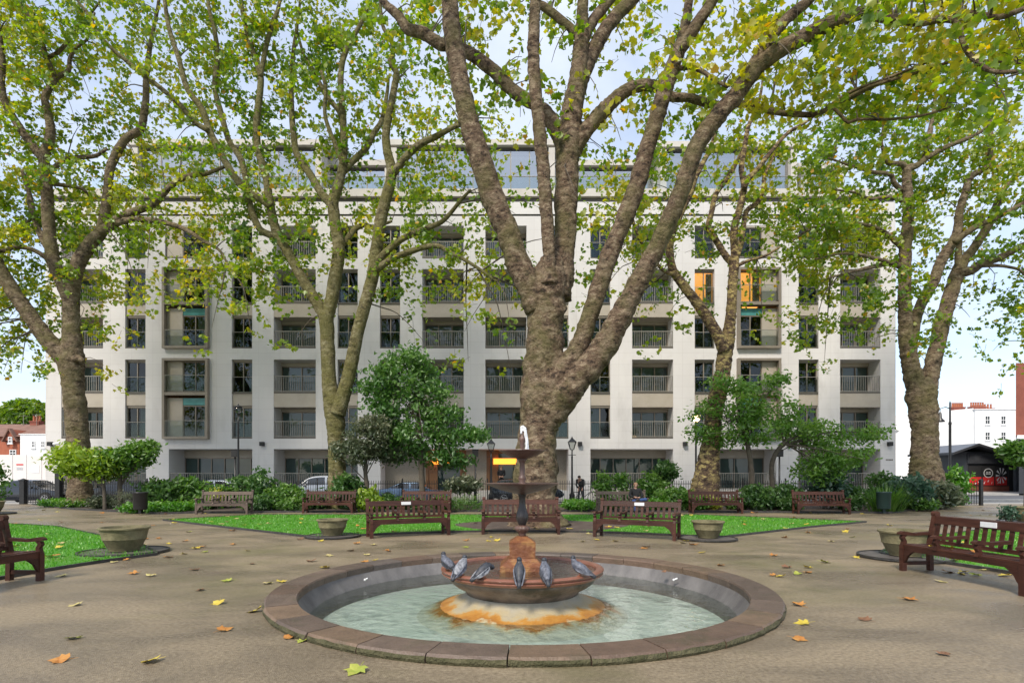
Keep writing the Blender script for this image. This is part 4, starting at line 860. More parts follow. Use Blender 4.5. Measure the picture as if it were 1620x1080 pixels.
t5.limb([(1432, 427, 4.5), (1412, 416, 4.5), (1393, 419, 4), (1368, 425, 3), (1343, 431, 2), (1310, 440, 1.5)], 28.8, 26.5)
t5.limb([(1412, 417, 3.5), (1382, 408, 3), (1352, 402, 2.5), (1325, 402, 1.8), (1290, 410, 1.5)], 28, 26)
t5.limb([(1432, 397, 4), (1420, 386, 4), (1400, 368, 3.5), (1371, 356, 2.8), (1324, 353, 2.5), (1282, 363, 2), (1255, 380, 1.5)], 28.7, 26)
t5.limb([(1435, 322, 4), (1420, 315, 3.5), (1399, 312, 3), (1377, 315, 2.5), (1354, 305, 2), (1320, 300, 1.5)], 28.5, 27)
t5.limb([(1439, 572, 9), (1444, 530, 8.5), (1455, 485, 8), (1476, 447, 8), (1490, 411, 8), (1506, 386, 7.5), (1515, 363, 6.5), (1518, 335, 6), (1526, 308, 5.5), (1536, 280, 5), (1562, 262, 4), (1568, 222, 3.5), (1566, 190, 3), (1575, 140, 2), (1580, 90, 1.5)], 29, 27.5)
t5.limb([(1510, 384, 5), (1527, 370, 5), (1549, 356, 4.5), (1580, 343, 4), (1620, 321, 3.5), (1670, 290, 2.5)], 28, 26.5)
t5.limb([(1462, 628, 14), (1470, 605, 13), (1476, 575, 12), (1485, 535, 11.5), (1494, 500, 11), (1505, 462, 11), (1518, 425, 10), (1525, 412, 8), (1538, 396, 7), (1554, 372, 6.5), (1566, 352, 6), (1577, 324, 5.5), (1589, 297, 5), (1608, 278, 4.5), (1640, 240, 3.5), (1660, 180, 2.5)], 29.2, 29.8)
t5.limb([(1516, 434, 7.5), (1538, 427, 7), (1555, 416, 6.5), (1580, 408, 6), (1602, 397, 5.5), (1622, 387, 5), (1670, 370, 4), (1720, 380, 3)], 29.3, 28)
t5.limb([(1550, 421, 3), (1568, 420, 3), (1594, 422, 2.5), (1620, 433, 2), (1640, 480, 1.8), (1625, 540, 1.5)], 29, 28.2)
t5.limb([(1517, 428, 6), (1516, 400, 5), (1520, 370, 3), (1522, 340, 2)], 29.3, 29.8)
TREES.append(t5)

# foliage cover, 60-pixel cells of the photograph from 240 px above its top edge down to 600
COVER = {-4: '555555555555555444455555566', -3: '566555555566555433455666677', -2: '666555566666555433455666777', -1: '777665566666655432455667888',
 0: '886557767766543255567899999', 1: '875557768655532134556689999', 2: '753547656544343225666799999', 3: '655535645535522225564788887',
 4: '765667544445521366346766777', 5: '877666555466421465547887756', 6: '766546653466411453325886535', 7: '776426642133521323112674534', 8: '544101320001310112102542413', 9: '421000000000110000000100102'}
NEAR3 = lambda px, py: px > 1080 and py < 190      # cells where the giant's own boughs hang
cand = []
for ti, t in enumerate(TREES):
    for c in t.cands: cand.append((c[0], c[1], c[2], c[3], c[4], c[5], ti))
cand = np.array(cand)
def nearest(px, py):
    d = np.hypot(cand[:, 0] - px, cand[:, 1] - py) + 5 * np.maximum(0, cand[:, 2] - 5)
    if NEAR3(px, py): d = d + 120 * (cand[:, 6] != 0)
    elif px > 1200 or px < 640: d = d + 90 * (cand[:, 6] == 0)
    d = d * rng.uniform(.75, 1.3, len(d))
    return cand[int(np.argmin(d))]
LEAFPTS = [[] for _ in TREES]
AREA = .30                                    # projected share of the leaf square
for row, s_ in COVER.items():
    for ci in list(range(-3, 30)):
        ch = int(s_[min(max(ci, 0), 26)])
        if ci < 0 or ci > 26: ch = min(ch, 5)
        if ch == 0: continue
        cov = min(ch * (.104 if row >= 0 else .07), .88 if not NEAR3(60 * ci + 30, 60 * row + 30) else .76)
        nb = 1 + ch // 4; ends = []
        for q in range(nb):
            px, py = 60 * ci + rng.uniform(0, 60), 60 * row + rng.uniform(0, 60)
            c = nearest(px, py); ti = int(c[6]); t = TREES[ti]
            Y = c[4] + .5 + rng.normal(0, .9) * (1 + .004 * math.hypot(px - c[0], py - c[1])); Y = max(Y, 12.0)
            a = Vector(c[3:6]); e = Wp(px, py, Y); mid = a.lerp(e, .5) + Vector((rng.normal(0, .12), rng.normal(0, .12), .12 * (e - a).length))
            pts = [a, a.lerp(mid, .55) + Vector((0, 0, .03)), mid, mid.lerp(e, .6), e + Vector((0, 0, -.12))]
            r0 = min(.045, .012 + .008 * (e - a).length)
            cc = catmull([(*p, r) for p, r in zip(pts, np.linspace(r0, .008, 5))], .3)
            t.tw.tube([p[:3] for p in cc], [p[3] for p in cc], 5, False)
            ends.append((ti, cc))
        ti0, cc0 = ends[0]; Ym = np.mean([e[1][-1][1] for e in ends]); ls = TREES[ti0].ls * F / Ym
        nleaf = int(-math.log(1 - cov) * 3600 / (ls * ls * AREA)); nsp = max(1, nleaf // 9)
        ncl = 2 + ch // 2; cl = [(60 * ci + rng.uniform(-4, 64), 60 * row + rng.uniform(-4, 64), rng.integers(0, len(ends)), rng.normal(.35, .7)) for _ in range(ncl)]
        for k in range(nsp):
            cx_, cy_, ei, dY = cl[k % ncl] if k % 5 else (60 * ci + rng.uniform(0, 60), 60 * row + rng.uniform(0, 60), rng.integers(0, len(ends)), rng.normal(.35, .8))
            ti, cc = ends[ei]; p = cc[-1 - int(rng.integers(0, max(1, len(cc) // 2)))]
            px, py = cx_ + rng.normal(0, 10), cy_ + rng.normal(0, 8)
            Y = max(p[1] + dY + rng.normal(0, .3), 11.5); q = Wp(px, py, Y); t = TREES[ti]
            dr = Vector((rng.normal(0, 1), rng.normal(0, 1), rng.normal(-.45, .5))).normalized() * rng.uniform(.35, .7)
            if k % 3 == 0: t.tw.tube([q - dr * .9 + Vector((0, 0, .1)), q, q + dr], [.009, .007, .004], 3, False)
            n = rng.integers(6, 13); g = rng.uniform(0, 1)
            for i in range(n):
                f = rng.uniform(-.6, 1.05); LEAFPTS[ti].append((q.x + dr.x * f + rng.normal(0, .11), q.y + dr.y * f + rng.normal(0, .11), q.z + dr.z * f + rng.normal(0, .10), g))
LEAF_OUT = np.array([(0, 0), (.20, -.08), (.52, .06), (.43, .24), (.62, .52), (.38, .52), (.24, .66), (0, 1.0), (-.24, .66), (-.38, .52), (-.62, .52), (-.43, .24), (-.52, .06), (-.20, -.08)]) - np.array([0, .42])
LEAF_LOW = np.array([(0, -.05), (.5, .03), (.42, .24), (.60, .52), (.26, .60), (0, 1.0), (-.26, .60), (-.60, .52), (-.42, .24), (-.5, .03)]) - np.array([0, .42])
OVAL = np.array([(0, -.5), (.2, -.2), (.22, .1), (0, .5), (-.22, .1), (-.2, -.2)])
STRIP = np.array([(-.06, -.5), (.06, -.5), (.075, 0), (0, .5), (-.075, 0)])
def leaf_geo(P, size, up=.55, outline=LEAF_OUT, fold=.28, szvar=.3):
    n = len(P); nrm = rng.normal(0, 1, (n, 3)); nrm /= np.linalg.norm(nrm, axis=1, keepdims=True)
    nrm = nrm * .85 + np.array([0, 0, up]) * rng.choice([1, 1, 1, -.3], n)[:, None]; nrm /= np.linalg.norm(nrm, axis=1, keepdims=True)
    r = rng.normal(0, 1, (n, 3)) + np.array([0, 0, -.5]); u = r - nrm * np.sum(r * nrm, 1, keepdims=True); u /= np.linalg.norm(u, axis=1, keepdims=True); v = np.cross(nrm, u)
    sz = size * rng.uniform(1 - szvar, 1 + szvar, n); K = len(outline)
    ox, oy = outline[:, 0], outline[:, 1]; fz_ = -fold * np.abs(ox) * 1.0 + .12 * oy * oy
    V = P[:, None, :] + sz[:, None, None] * (v[:, None, :] * ox[None, :, None] + u[:, None, :] * oy[None, :, None] + nrm[:, None, :] * fz_[None, :, None])
    fan = np.array([(0, i, i + 1) for i in range(1, K - 1)]); T = (np.arange(n)[:, None, None] * K + fan[None]).reshape(-1, 3)
    return V.reshape(-1, 3), T, len(fan)
for ti, t in enumerate(TREES):
    A = np.array(LEAFPTS[ti]); 
    if len(A) == 0: continue
    V, T, per = leaf_geo(A[:, :3], t.ls, .5, LEAF_OUT if ti == 0 else LEAF_LOW)
    nx = np.array([mnoise.noise(Vector(a[:3]) * .35) for a in A[::1]])
    warm = {0: .27, 1: .20, 2: .12, 3: .14, 4: .12}[ti]
    tint = np.clip(.40 + warm + .42 * nx + .22 * (A[:, 3] - .5) + rng.normal(0, .12, len(A)) + 0, 0, .84)
    k_ = rng.uniform(0, 1, len(A)) < .035; tint[k_] = rng.uniform(.86, 1, k_.sum())
    o = tri_mesh('crown', V, T, M['leafA'], tint, per, t.root, True, 'stuff')
    t.finish()
print('LEAVES', [len(a) for a in LEAFPTS])
# a rounded tree far behind the left houses
def far_tree(name, label, c, rx, rz, n, size, tint0, trunk=True, group=None, cat='tree'):
    rt = empty(name, (c[0], c[1], 0), 0, label, cat, group)
    d = rng.normal(0, 1, (n, 3)); d /= np.linalg.norm(d, axis=1, keepdims=True); rr = rng.uniform(.72, 1, n) ** .6
    lum = 1 + .16 * np.array([mnoise.noise(Vector(q) * 2.6) for q in d])
    P = np.array(c) + d * (rr * lum)[:, None] * np.array([rx, rx, rz]); P = P[P[:, 2] > .4]
    V, T, per = leaf_geo(P, size, .5, OVAL * 1.6); tint = np.clip(tint0 + .25 * np.array([mnoise.noise(Vector(q) * .8) for q in P]) + rng.normal(0, .1, len(P)), 0, 1)
    tri_mesh('crown', V, T, M['leafA'], tint, per, rt, True, 'stuff')
    MB().tube([(c[0], c[1], -.2), (c[0], c[1], c[2])], [.35, .2], 8, wob=.1).build('trunk', M['twig'], rt, True, world=True)
p = Wp(46, 655, 85); far_tree('broadleaf_tree', 'rounded green tree rising behind the brick and white houses', (p.x, p.y, 8.6), 4.2, 4.1, 9000, .42, .38)
# ---------------- fountain ----------------
FT = empty('fountain', (FX, FY, 0), 0, 'round stone pool with a three-tiered fountain and rust-stained base', 'fountain')
def fb(mb, name, m, parent=None, smooth=False): return mb.build(name, m, parent or FT, smooth)
NS = 30
pw = MB(); pw.lathe([(3.16, -.6), (3.16, .005)], 96); 
poolw = MB(); poolw.lathe([(3.03, .012), (3.0, -.02), (2.93, -.12), (2.82, -.27), (2.78, -.45)], 96, cap=False); o = fb(poolw, 'pool_wall', M['poolwall'], smooth=True)
for poly in o.data.polygons: poly.flip()
fl = MB(); fl.lathe([(2.81, -.40), (1.2, -.325), (.5, -.32)], 64, cap=False); o = fb(fl, 'pool_floor', M['poolfloor'], smooth=True)
wt = MB(); n = 96; vs = [(0, 0, -.215)]; fs = []
for ring in range(1, 13):
    for k in range(n): vs.append((2.862 * ring / 12 * math.cos(2*math.pi*k/n), 2.862 * ring / 12 * math.sin(2*math.pi*k/n), -.215 + .003 * math.sin(ring * 2.1 + 3 * k)))
for k in range(n): fs.append((0, 1 + k, 1 + (k + 1) % n))
for ring in range(11):
    for k in range(n): a = 1 + ring * n; fs.append((a + k, a + n + k, a + n + (k + 1) % n, a + (k + 1) % n))
wt.add(vs, fs); fb(wt, 'water', M['water'], smooth=True)
for i in range(NS):
    a0 = 2 * math.pi * i / NS + .05 + .0018; a1 = 2 * math.pi * (i + 1) / NS + .05 - .0018
    b = MB(); m_ = 5; zt = .085 + random.uniform(-.003, .003); ro = 3.375 + random.uniform(-.008, .008); vs = []; fs = []; prof = [(2.995, -.03), (2.985, zt - .02), (3.0, zt), (ro - .02, zt), (ro, zt - .018), (ro + .012, .03), (ro - .01, -.02)]
    for k in range(m_ + 1):
        th = a0 + (a1 - a0) * k / m_
        for j, (r_, z_) in enumerate(prof):
            jt = random.uniform(-.008, .008) if j in (4, 5) else 0
            vs.append(((r_ + jt) * math.cos(th), (r_ + jt) * math.sin(th), z_ + (random.uniform(-.008, .004) if j == 4 else 0)))
    P_ = len(prof)
    for k in range(m_):
        for j in range(P_ - 1): fs.append((k * P_ + j, (k + 1) * P_ + j, (k + 1) * P_ + j + 1, k * P_ + j + 1))
    fs.append(tuple(range(P_))); fs.append(tuple(m_ * P_ + j for j in range(P_ - 1, -1, -1)))
    b.add(vs, fs)
    b.m = [1 if (len(f) == 4 and (f[0] % P_) in (4, 5)) else 0 for f in b.f]
    o = fb(b, 'coping_stone', [M['coping'][random.randrange(4)], M['moss']])
    bm = bmesh.new(); bm.from_mesh(o.data); bmesh.ops.recalc_face_normals(bm, faces=bm.faces); bm.to_mesh(o.data); bm.free()
# apron, basin, pedestal, tiers
def apron_mat():
    m, t, p = new_mat('stained_apron'); L = t.links.new; tcn = t.nodes.new('ShaderNodeTexCoord'); sx = t.nodes.new('ShaderNodeSeparateXYZ'); L(tcn.outputs['Object'], sx.inputs[0])
    n = t.nodes.new('ShaderNodeTexNoise'); n.inputs['Scale'].default_value = 2.2; n.inputs['Detail'].default_value = 7; n.inputs['Roughness'].default_value = .65; L(tcn.outputs['Object'], n.inputs['Vector'])
    ma = t.nodes.new('ShaderNodeMath'); ma.operation = 'MULTIPLY_ADD'; L(n.outputs['Fac'], ma.inputs[0]); ma.inputs[1].default_value = -.38; L(sx.outputs[2], ma.inputs[2])
    r = t.nodes.new('ShaderNodeValToRGB'); e = r.color_ramp.elements; e[0].position = .0; e[1].position = 1
    mr = t.nodes.new('ShaderNodeMapRange'); mr.inputs['From Min'].default_value = -.48; mr.inputs['From Max'].default_value = -.16; L(ma.outputs[0], mr.inputs[0]); L(mr.outputs[0], r.inputs[0])
    cols = [(0, (.45, .47, .40)), (.13, (.42, .36, .22)), (.2, (.33, .14, .03)), (.36, (.44, .22, .05)), (.46, (.40, .33, .20)), (.7, (.36, .33, .26)), (1, (.20, .19, .15))]
    while len(e) < len(cols): e.new(.5)
    for q, (a, c) in zip(e, cols): q.position = a; q.color = (*c, 1)
    L(r.outputs[0], p.inputs['Base Color']); p.inputs['Roughness'].default_value = .4
    n2 = t.nodes.new('ShaderNodeTexNoise'); n2.inputs['Scale'].default_value = 18; L(tcn.outputs['Object'], n2.inputs['Vector']); b = t.nodes.new('ShaderNodeBump'); b.inputs['Strength'].default_value = .3; b.inputs['Distance'].default_value = .03; L(n2.outputs['Fac'], b.inputs['Height']); L(b.outputs[0], p.inputs['Normal'])
    return m
ap = MB(); ap.lathe([(1.55, -.37), (1.24, -.24), (1.12, -.205), (.98, -.165), (.88, -.12), (.82, -.075), (.79, -.04)], 96, cap=False); fb(ap, 'stained_apron', apron_mat(), smooth=True)
bs = MB(); bs.lathe([(.78, -.06), (.79, -.02), (.84, .02), (.93, .07), (1.01, .13), (1.045, .19), (1.05, .215)], 72); fb(bs, 'basin', M['bowl'], smooth=True)
rm = MB(); rm.lathe([(1.045, .205), (1.09, .212), (1.125, .232), (1.135, .252), (1.118, .268), (1.14, .282), (1.145, .30), (1.13, .316), (1.08, .322), (1.04, .312), (1.03, .25), (1.0, .22)], 80, cap=False); smooth_by_angle(fb(rm, 'basin_rim', M['rim']), 50)
bw = MB(); bw.lathe([(1.035, .286), (.8, .287), (.5, .286), (.2, .286)], 72, cap=False); fb(bw, 'basin_water', M['basinwater'], smooth=True)
bf = MB(); bf.lathe([(1.03, .24), (.1, .20)], 48, cap=False); fb(bf, 'basin_floor', M['basinfloor'])
pd = MB(); pd.box(-.31, .31, -.31, .31, .2, .345); 
def frustum(b, w0, w1, z0, z1): b.add([(-w0,-w0,z0),(w0,-w0,z0),(w0,w0,z0),(-w0,w0,z0),(-w1,-w1,z1),(w1,-w1,z1),(w1,w1,z1),(-w1,w1,z1)], [(0,3,2,1),(4,5,6,7),(0,1,5,4),(1,2,6,5),(2,3,7,6),(3,0,4,7)])
frustum(pd, .31, .23, .347, .41); frustum(pd, .23, .19, .412, .45); fb(pd, 'pedestal_base', M['rustst'])
pb = MB(); frustum(pb, .178, .183, .452, .665); frustum(pb, .183, .07, .667, .745); fb(pb, 'pedestal', M['rustst'])
st = MB(); st.lathe([(.05, .735), (.045, .77), (.06, .80), (.095, .83), (.105, .86), (.085, .885), (.05, .90)], 32, fl=.10, nf=10); fb(st, 'fluted_collar', M['iron'], smooth=True)
st = MB(); st.lathe([(.045, .895), (.06, .93), (.082, .98), (.086, 1.02), (.072, 1.08), (.05, 1.15), (.042, 1.22), (.044, 1.29), (.06, 1.33), (.09, 1.36)], 32, fl=.05, nf=12); fb(st, 'baluster', M['irondk'], smooth=True)
b2 = MB(); b2.lathe([(.07, 1.335), (.16, 1.36), (.30, 1.395), (.42, 1.44), (.51, 1.478), (.525, 1.49), (.515, 1.497), (.40, 1.475), (.1, 1.455), (.05, 1.455)], 64); smooth_by_angle(fb(b2, 'middle_bowl', M['iron']), 50)
st = MB(); st.lathe([(.05, 1.45), (.055, 1.49), (.04, 1.52), (.055, 1.55), (.05, 1.58), (.034, 1.61), (.04, 1.70), (.035, 1.77), (.055, 1.81), (.07, 1.835)], 28); fb(st, 'upper_stem', M['iron'], smooth=True)
b3 = MB(); b3.lathe([(.05, 1.83), (.13, 1.855), (.22, 1.89), (.30, 1.935), (.332, 1.952), (.325, 1.962), (.2, 1.935), (.04, 1.925)], 56, fl=.012, nf=28); smooth_by_angle(fb(b3, 'upper_bowl', M['iron']), 50)
fn = MB(); fn.lathe([(.035, 1.92), (.028, 1.99), (.036, 2.03), (.028, 2.07), (.045, 2.10), (.045, 2.13), (.02, 2.16), (.016, 2.20), (.022, 2.22), (.0, 2.235)], 20); fb(fn, 'finial', M['iron'], smooth=True)
sp = MB()
for q in range(7):
    off = random.uniform(-.012, .012); hh = random.uniform(.04, .085); ex = random.uniform(.05, .085)
    pts = [(-.01 + off, random.uniform(-.02, .02), 2.19), (off, 0, 2.21 + hh), (ex * .5, random.uniform(-.02, .02), 2.20 + hh * .9), (ex * .85, 0, 2.13), (ex, random.uniform(-.02, .02), 2.03), (ex * 1.05, 0, 1.935)]
    c = catmull([(*p, r) for p, r in zip(pts, (.012, .018, .018, .016, .016, .02))], .02); sp.tube([p[:3] for p in c], [max(.004, p[3] * random.uniform(.5, 1.1)) for p in c], 6, wob=.4, seed=q)
fb(sp, 'water_jet', M['splash'], smooth=True)
for sx in (-2.55, 2.5):
    nz = MB(); nz.tube([(0, 0, 0), (.05, -.035, .03)], [.013, .011], 8); nz.ball((0, 0, 0), .02, 6); o = fb(nz, 'water_nozzle', M['plaque'], smooth=True); o.location = (sx, 1.25, -.1)

# ---------------- pigeons on the basin rim ----------------
M['pigeon'] = mat('pigeon_grey', (.03, .035, .05), .65, (.17, .18, .22), 22, detail=8); M['pigdk'] = mat('pigeon_dark', (.010, .011, .015), .55, (.06, .065, .08), 24, detail=8); M['pigwh'] = mat('pigeon_pale', (.34, .35, .38), .65, (.05, .055, .07), 26, detail=8)
def pigeon(ang, rz, pitch, headdown, mats, label, sc_=1.0):
    r_ = 1.09; x, y = FX + r_ * math.cos(ang), FY + r_ * math.sin(ang)
    e = empty('pigeon', (x, y, .322), rz, label, 'pigeon', 'pigeons on the fountain rim'); e.scale = (sc_,) * 3
    b = MB(); b.M = Matrix.Translation((0, 0, .10)) @ Matrix.Rotation(pitch, 4, 'Y')
    # body along +x, tail -x
    pts = [(-.20, 0, -.015), (-.15, 0, -.005), (-.10, 0, .0), (-.04, 0, .005), (.03, 0, .01), (.08, 0, .025), (.115, 0, .05 - headdown * .05), (.135, 0, .085 - headdown * .12), (.15, 0, .105 - headdown * .17), (.172, 0, .10 - headdown * .18), (.185, 0, .092 - headdown * .18)]
    b.tube(pts, [.016, .03, .05, .068, .074, .064, .046, .034, .036, .024, .004], 12)
    b.tube([(-.13, 0, 0), (-.20, 0, -.012), (-.25, 0, -.02)], [.03, .03, .028], 8, mi=2)
    b.tube([(.18, 0, .095 - headdown * .18), (.205, 0, .085 - headdown * .19)], [.008, .002], 5, mi=1)
    b.ball((.15, 0, .115 - headdown * .17), .036, 8, 2); b.build('body', [mats[0], M['blackm'], M['pigdk']], e, True)
    for s_ in (-1, 1):
        wv = MB(); wv.M = b.M
        wv.add([(.07, s_ * .055, .03), (.0, s_ * .072, .035), (-.10, s_ * .062, .02), (-.22, s_ * .028, .0), (-.12, s_ * .058, -.03), (0, s_ * .07, -.03), (.06, s_ * .058, -.01)], [(0, 1, 2, 3, 4, 5, 6) if s_ > 0 else (6, 5, 4, 3, 2, 1, 0)])
        o = wv.build('wing', mats[1], e); so = o.modifiers.new('solid', 'SOLIDIFY'); so.thickness = .012
        lg = MB(); lg.tube([(.0, s_ * .025, .06), (.005, s_ * .026, .0)], [.006, .005], 5); lg.box(-.01, .03, s_ * .026 - .008, s_ * .026 + .008, 0, .006); lg.build('leg', M['pot'], e)
A_ = math.atan2
def pang(px):  # angle on the near rim for a pixel column
    best = min((abs((FX + 1.09 * math.cos(a) ) / (FY + 1.09 * math.sin(a)) * F + 810 - px), a) for a in np.linspace(-math.pi, 0, 400)); return best[1]
PG, PD, PW = M['pigeon'], M['pigdk'], M['pigwh']
for px, rz, pt, hd, ms, lb in ((708, 2.2, -.25, .1, (PG, PD), 'plump grey pigeon hunched at the end of the fountain rim'), (729, 1.0, -.6, .3, (PW, PG), 'pale speckled pigeon with tail over the fountain rim beside the plump one'),
      (765, .75, -.4, .8, (PD, PW), 'dark pigeon with a white wing patch bending to drink'), (822, 1.55, -.75, .2, (PD, PG), 'dark grey pigeon seen from behind in front of the pedestal'),
      (863, 1.75, -.65, .25, (PG, PD), 'blue-grey chequered pigeon leaning its tail over the rim'), (918, 2.6, -.35, .1, (PG, PG), 'barred grey pigeon crouching alone, set apart from the others on the rim')):
    pigeon(pang(px), rz, pt, hd, ms, lb, .92)

# ---------------- benches ----------------
def make_bench(label, wood, plaque=True, L_=2.15, group='park benches around the garden'):
    e = empty('park_bench', (0, 0, 0), 0, label, 'bench', group); m = M[wood]; h = L_ / 2
    def part(name, fn, mm=None):
        b = MB(); fn(b); o = b.build(name, mm or m, e); return o
    back = lambda z: .235 + .10 * max(0, (z - .40)) / .5       # back leans
    for s_ in (-1, 1):
        x = s_ * (h - .045)
        part('leg', lambda b: (b.bar((x, .245, 0), (x, .235, .42), .075, .075), b.bar((x, .235, .415), (x, back(.93), .93), .075, .07), b.tube([(x - .045, back(.95), .95), (x + .045, back(.95), .95)], [.05, .05], 12)))
        part('leg', lambda b: b.box(x - .04, x + .04, -.29, -.215, 0, .425))
        part('stretcher', lambda b: b.box(x - .025, x + .025, -.214, .205, .10, .16))
        part('bracket', lambda b: b.prism([(x - s_ * .042, .345), (x - s_ * .24, .345), (x - s_ * .19, .315), (x - s_ * .12, .26), (x - s_ * .075, .18), (x - s_ * .042, .14)], -.28, -.235, axis='y'))
    armp = [(-.34, .615), (-.33, .645), (-.27, .668), (-.18, .655), (-.06, .635), (.1, .648), (.25, .655), (.25, .60), (.1, .60), (-.08, .590), (-.2, .60), (-.26, .605)]
    for x in (-h + .045, -h / 3, h / 3, h - .045):
        part('arm', lambda b: b.prism(armp, x - .04, x + .04, axis='x'))
        part('arm_support', lambda b: b.prism([(-.29, .427), (-.215, .427), (-.205, .50), (-.24, .56), (-.20, .598), (-.28, .603), (-.30, .55), (-.265, .50)], x - .032, x + .032, axis='x'))
    for i in range(5):
        y0 = -.275 + i * .098; part('seat_board', lambda b: b.box(-h + .005, h - .005, y0, y0 + .085, .425 + (0, .004, -.004, -.006, -.004)[i], .452 + (0, .004, -.004, -.006, -.004)[i]))
    part('front_rail', lambda b: b.box(-h + .085, h - .085, -.272, -.225, .345, .423))
    tr = part('top_rail', lambda b: b.add([(-h + .083, back(.80) - .03, .79), (h - .083, back(.80) - .03, .79), (h - .083, back(.80) + .02, .79), (-h + .083, back(.80) + .02, .79), (-h + .083, back(.92) - .03, .915), (h - .083, back(.92) - .03, .915), (h - .083, back(.92) + .02, .925), (-h + .083, back(.92) + .02, .925)], [(0,3,2,1),(4,5,6,7),(0,1,5,4),(1,2,6,5),(2,3,7,6),(3,0,4,7)]))
    part('lower_rail', lambda b: b.box(-h + .083, h - .083, back(.48) - .02, back(.48) + .03, .465, .525))
    n = 14; sm = None
    for i in range(n):
        x = -h + .15 + (L_ - .30) * i / (n - 1)
        if sm is None:
            b = MB(); b.bar((0, back(.52) + .002, .525), (0, back(.79) - .004, .79), .068, .02); sm = b.mesh('slat', m)
        o = bpy.data.objects.new('slat', sm); COL.objects.link(o); o.parent = e; o.location = (x, 0, 0)
    if plaque:
        MB().box(-.13, .13, back(.86) - .052, back(.86) - .034, .815, .895).build('plaque', M['plaque'], e)
    return e
def place(e, x, y, rz): e.location = (x, y, .0); e.rotation_euler = (0, 0, rz)
bA = make_bench('dark brown slatted bench with white plaque beside the dark green stone pot', 'wood')
def another(src, label):
    o = copy_tree(src); o['label'] = label; return o
def drop_plaque(o):
    for c in list(o.children):
        if c.name.startswith('plaque'): bpy.data.objects.remove(c)
place(bA, -2.75, 15.35, math.atan2(.9, 1.95))
bB = another(bA, 'dark brown bench against the giant plane trunk directly behind the fountain'); drop_plaque(bB); place(bB, .24, 15.95, 0)
bC = another(bA, 'dark brown bench with white plaque between the big plane tree and the pale stone pot'); place(bC, 3.2, 14.85, math.atan2(-.48, .88))
bD = another(bA, 'dark brown bench with white plaque and fallen leaves on its seat'); place(bD, 6.95, 8.72, R(-84))
bE = another(bA, 'dark brown bench without plaque beside the mossy banded stone pot'); drop_plaque(bE); place(bE, -7.52, 7.78, R(86))
bW = make_bench('weathered grey bench beside the black litter bin and ground cover', 'woodold', False); place(bW, (355 - 810) / F * 24.1, 24.1, R(2))
bF = another(bA, 'dark bench below the two-stemmed mossy plane tree'); drop_plaque(bF); place(bF, (521 - 810) / F * 24.8, 24.8, R(1))
bG = another(bA, 'dark bench half hidden behind the plaque bench, below the weeping tree'); drop_plaque(bG); place(bG, (674 - 810) / F * 24.8, 24.8, 0)
bH = another(bW, 'weathered grey bench with a seated man in black'); place(bH, (984 - 810) / F * 24.6, 24.6, 0)
bI = another(bA, 'dark bench at the foot of the flaking plane tree behind the lawn'); drop_plaque(bI); place(bI, (1132 - 810) / F * 24.6, 24.6, R(-2))
bJ = another(bA, 'dark bench between dark shrubs and the strappy green clump'); drop_plaque(bJ); place(bJ, (1299 - 810) / F * 24.2, 24.2, R(-4))

# ---------------- planters, bins ----------------
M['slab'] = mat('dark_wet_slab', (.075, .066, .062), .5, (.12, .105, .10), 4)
def planter(px, py, s_, label):
    g = Gp(px, py); e = empty('stone_planter', (g.x, g.y, .028), 0, label, 'planter', 'round stone planters on the lawns'); e.scale = (s_,) * 3
    b = MB(); b.lathe([(.27, .03), (.275, .06), (.31, .10), (.38, .25), (.40, .27), (.395, .29), (.42, .40), (.43, .455), (.465, .47), (.47, .50), (.455, .515), (.42, .51), (.40, .45), (.395, .42)], 40); smooth_by_angle(b.build('bowl', M['terra'], e), 45)
    b = MB(); b.lathe([(.41, .43), (.2, .445), (0, .45)], 24); b.build('soil', M['soil'], e, True)
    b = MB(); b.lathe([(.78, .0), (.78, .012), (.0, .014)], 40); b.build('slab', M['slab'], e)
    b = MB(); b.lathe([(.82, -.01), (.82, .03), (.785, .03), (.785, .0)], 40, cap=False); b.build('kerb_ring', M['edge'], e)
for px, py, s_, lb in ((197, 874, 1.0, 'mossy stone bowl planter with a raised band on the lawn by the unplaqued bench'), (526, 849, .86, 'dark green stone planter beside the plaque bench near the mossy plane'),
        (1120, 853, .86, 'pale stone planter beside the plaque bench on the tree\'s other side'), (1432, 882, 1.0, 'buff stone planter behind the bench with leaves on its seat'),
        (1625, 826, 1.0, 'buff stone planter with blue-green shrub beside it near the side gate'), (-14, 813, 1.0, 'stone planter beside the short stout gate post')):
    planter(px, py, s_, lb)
def bin_(px, Y, label, m):
    e = empty('litter_bin', ((px - 810) / F * Y, Y, .05), 0, label, 'litter bin')
    b = MB(); b.lathe([(.23, .16), (.25, .2), (.27, .82), (.29, .84), (.29, .88), (.25, .88), (.24, .7), (.0, .7)], 32, fl=.02, nf=16); b.build('body', m, e, True)
    b = MB(); b.box(-.05, .05, -.05, .05, 0, .16); b.build('post', m, e)
M['bingreen'] = mat('dark_green_paint', (.012, .035, .030), .45)
bin_(222, 23.6, 'black ribbed litter bin at the bed edge near the weathered bench', M['black']); bin_(1398, 24.0, 'dark green litter bin in front of the strappy leaved clump', M['bingreen'])

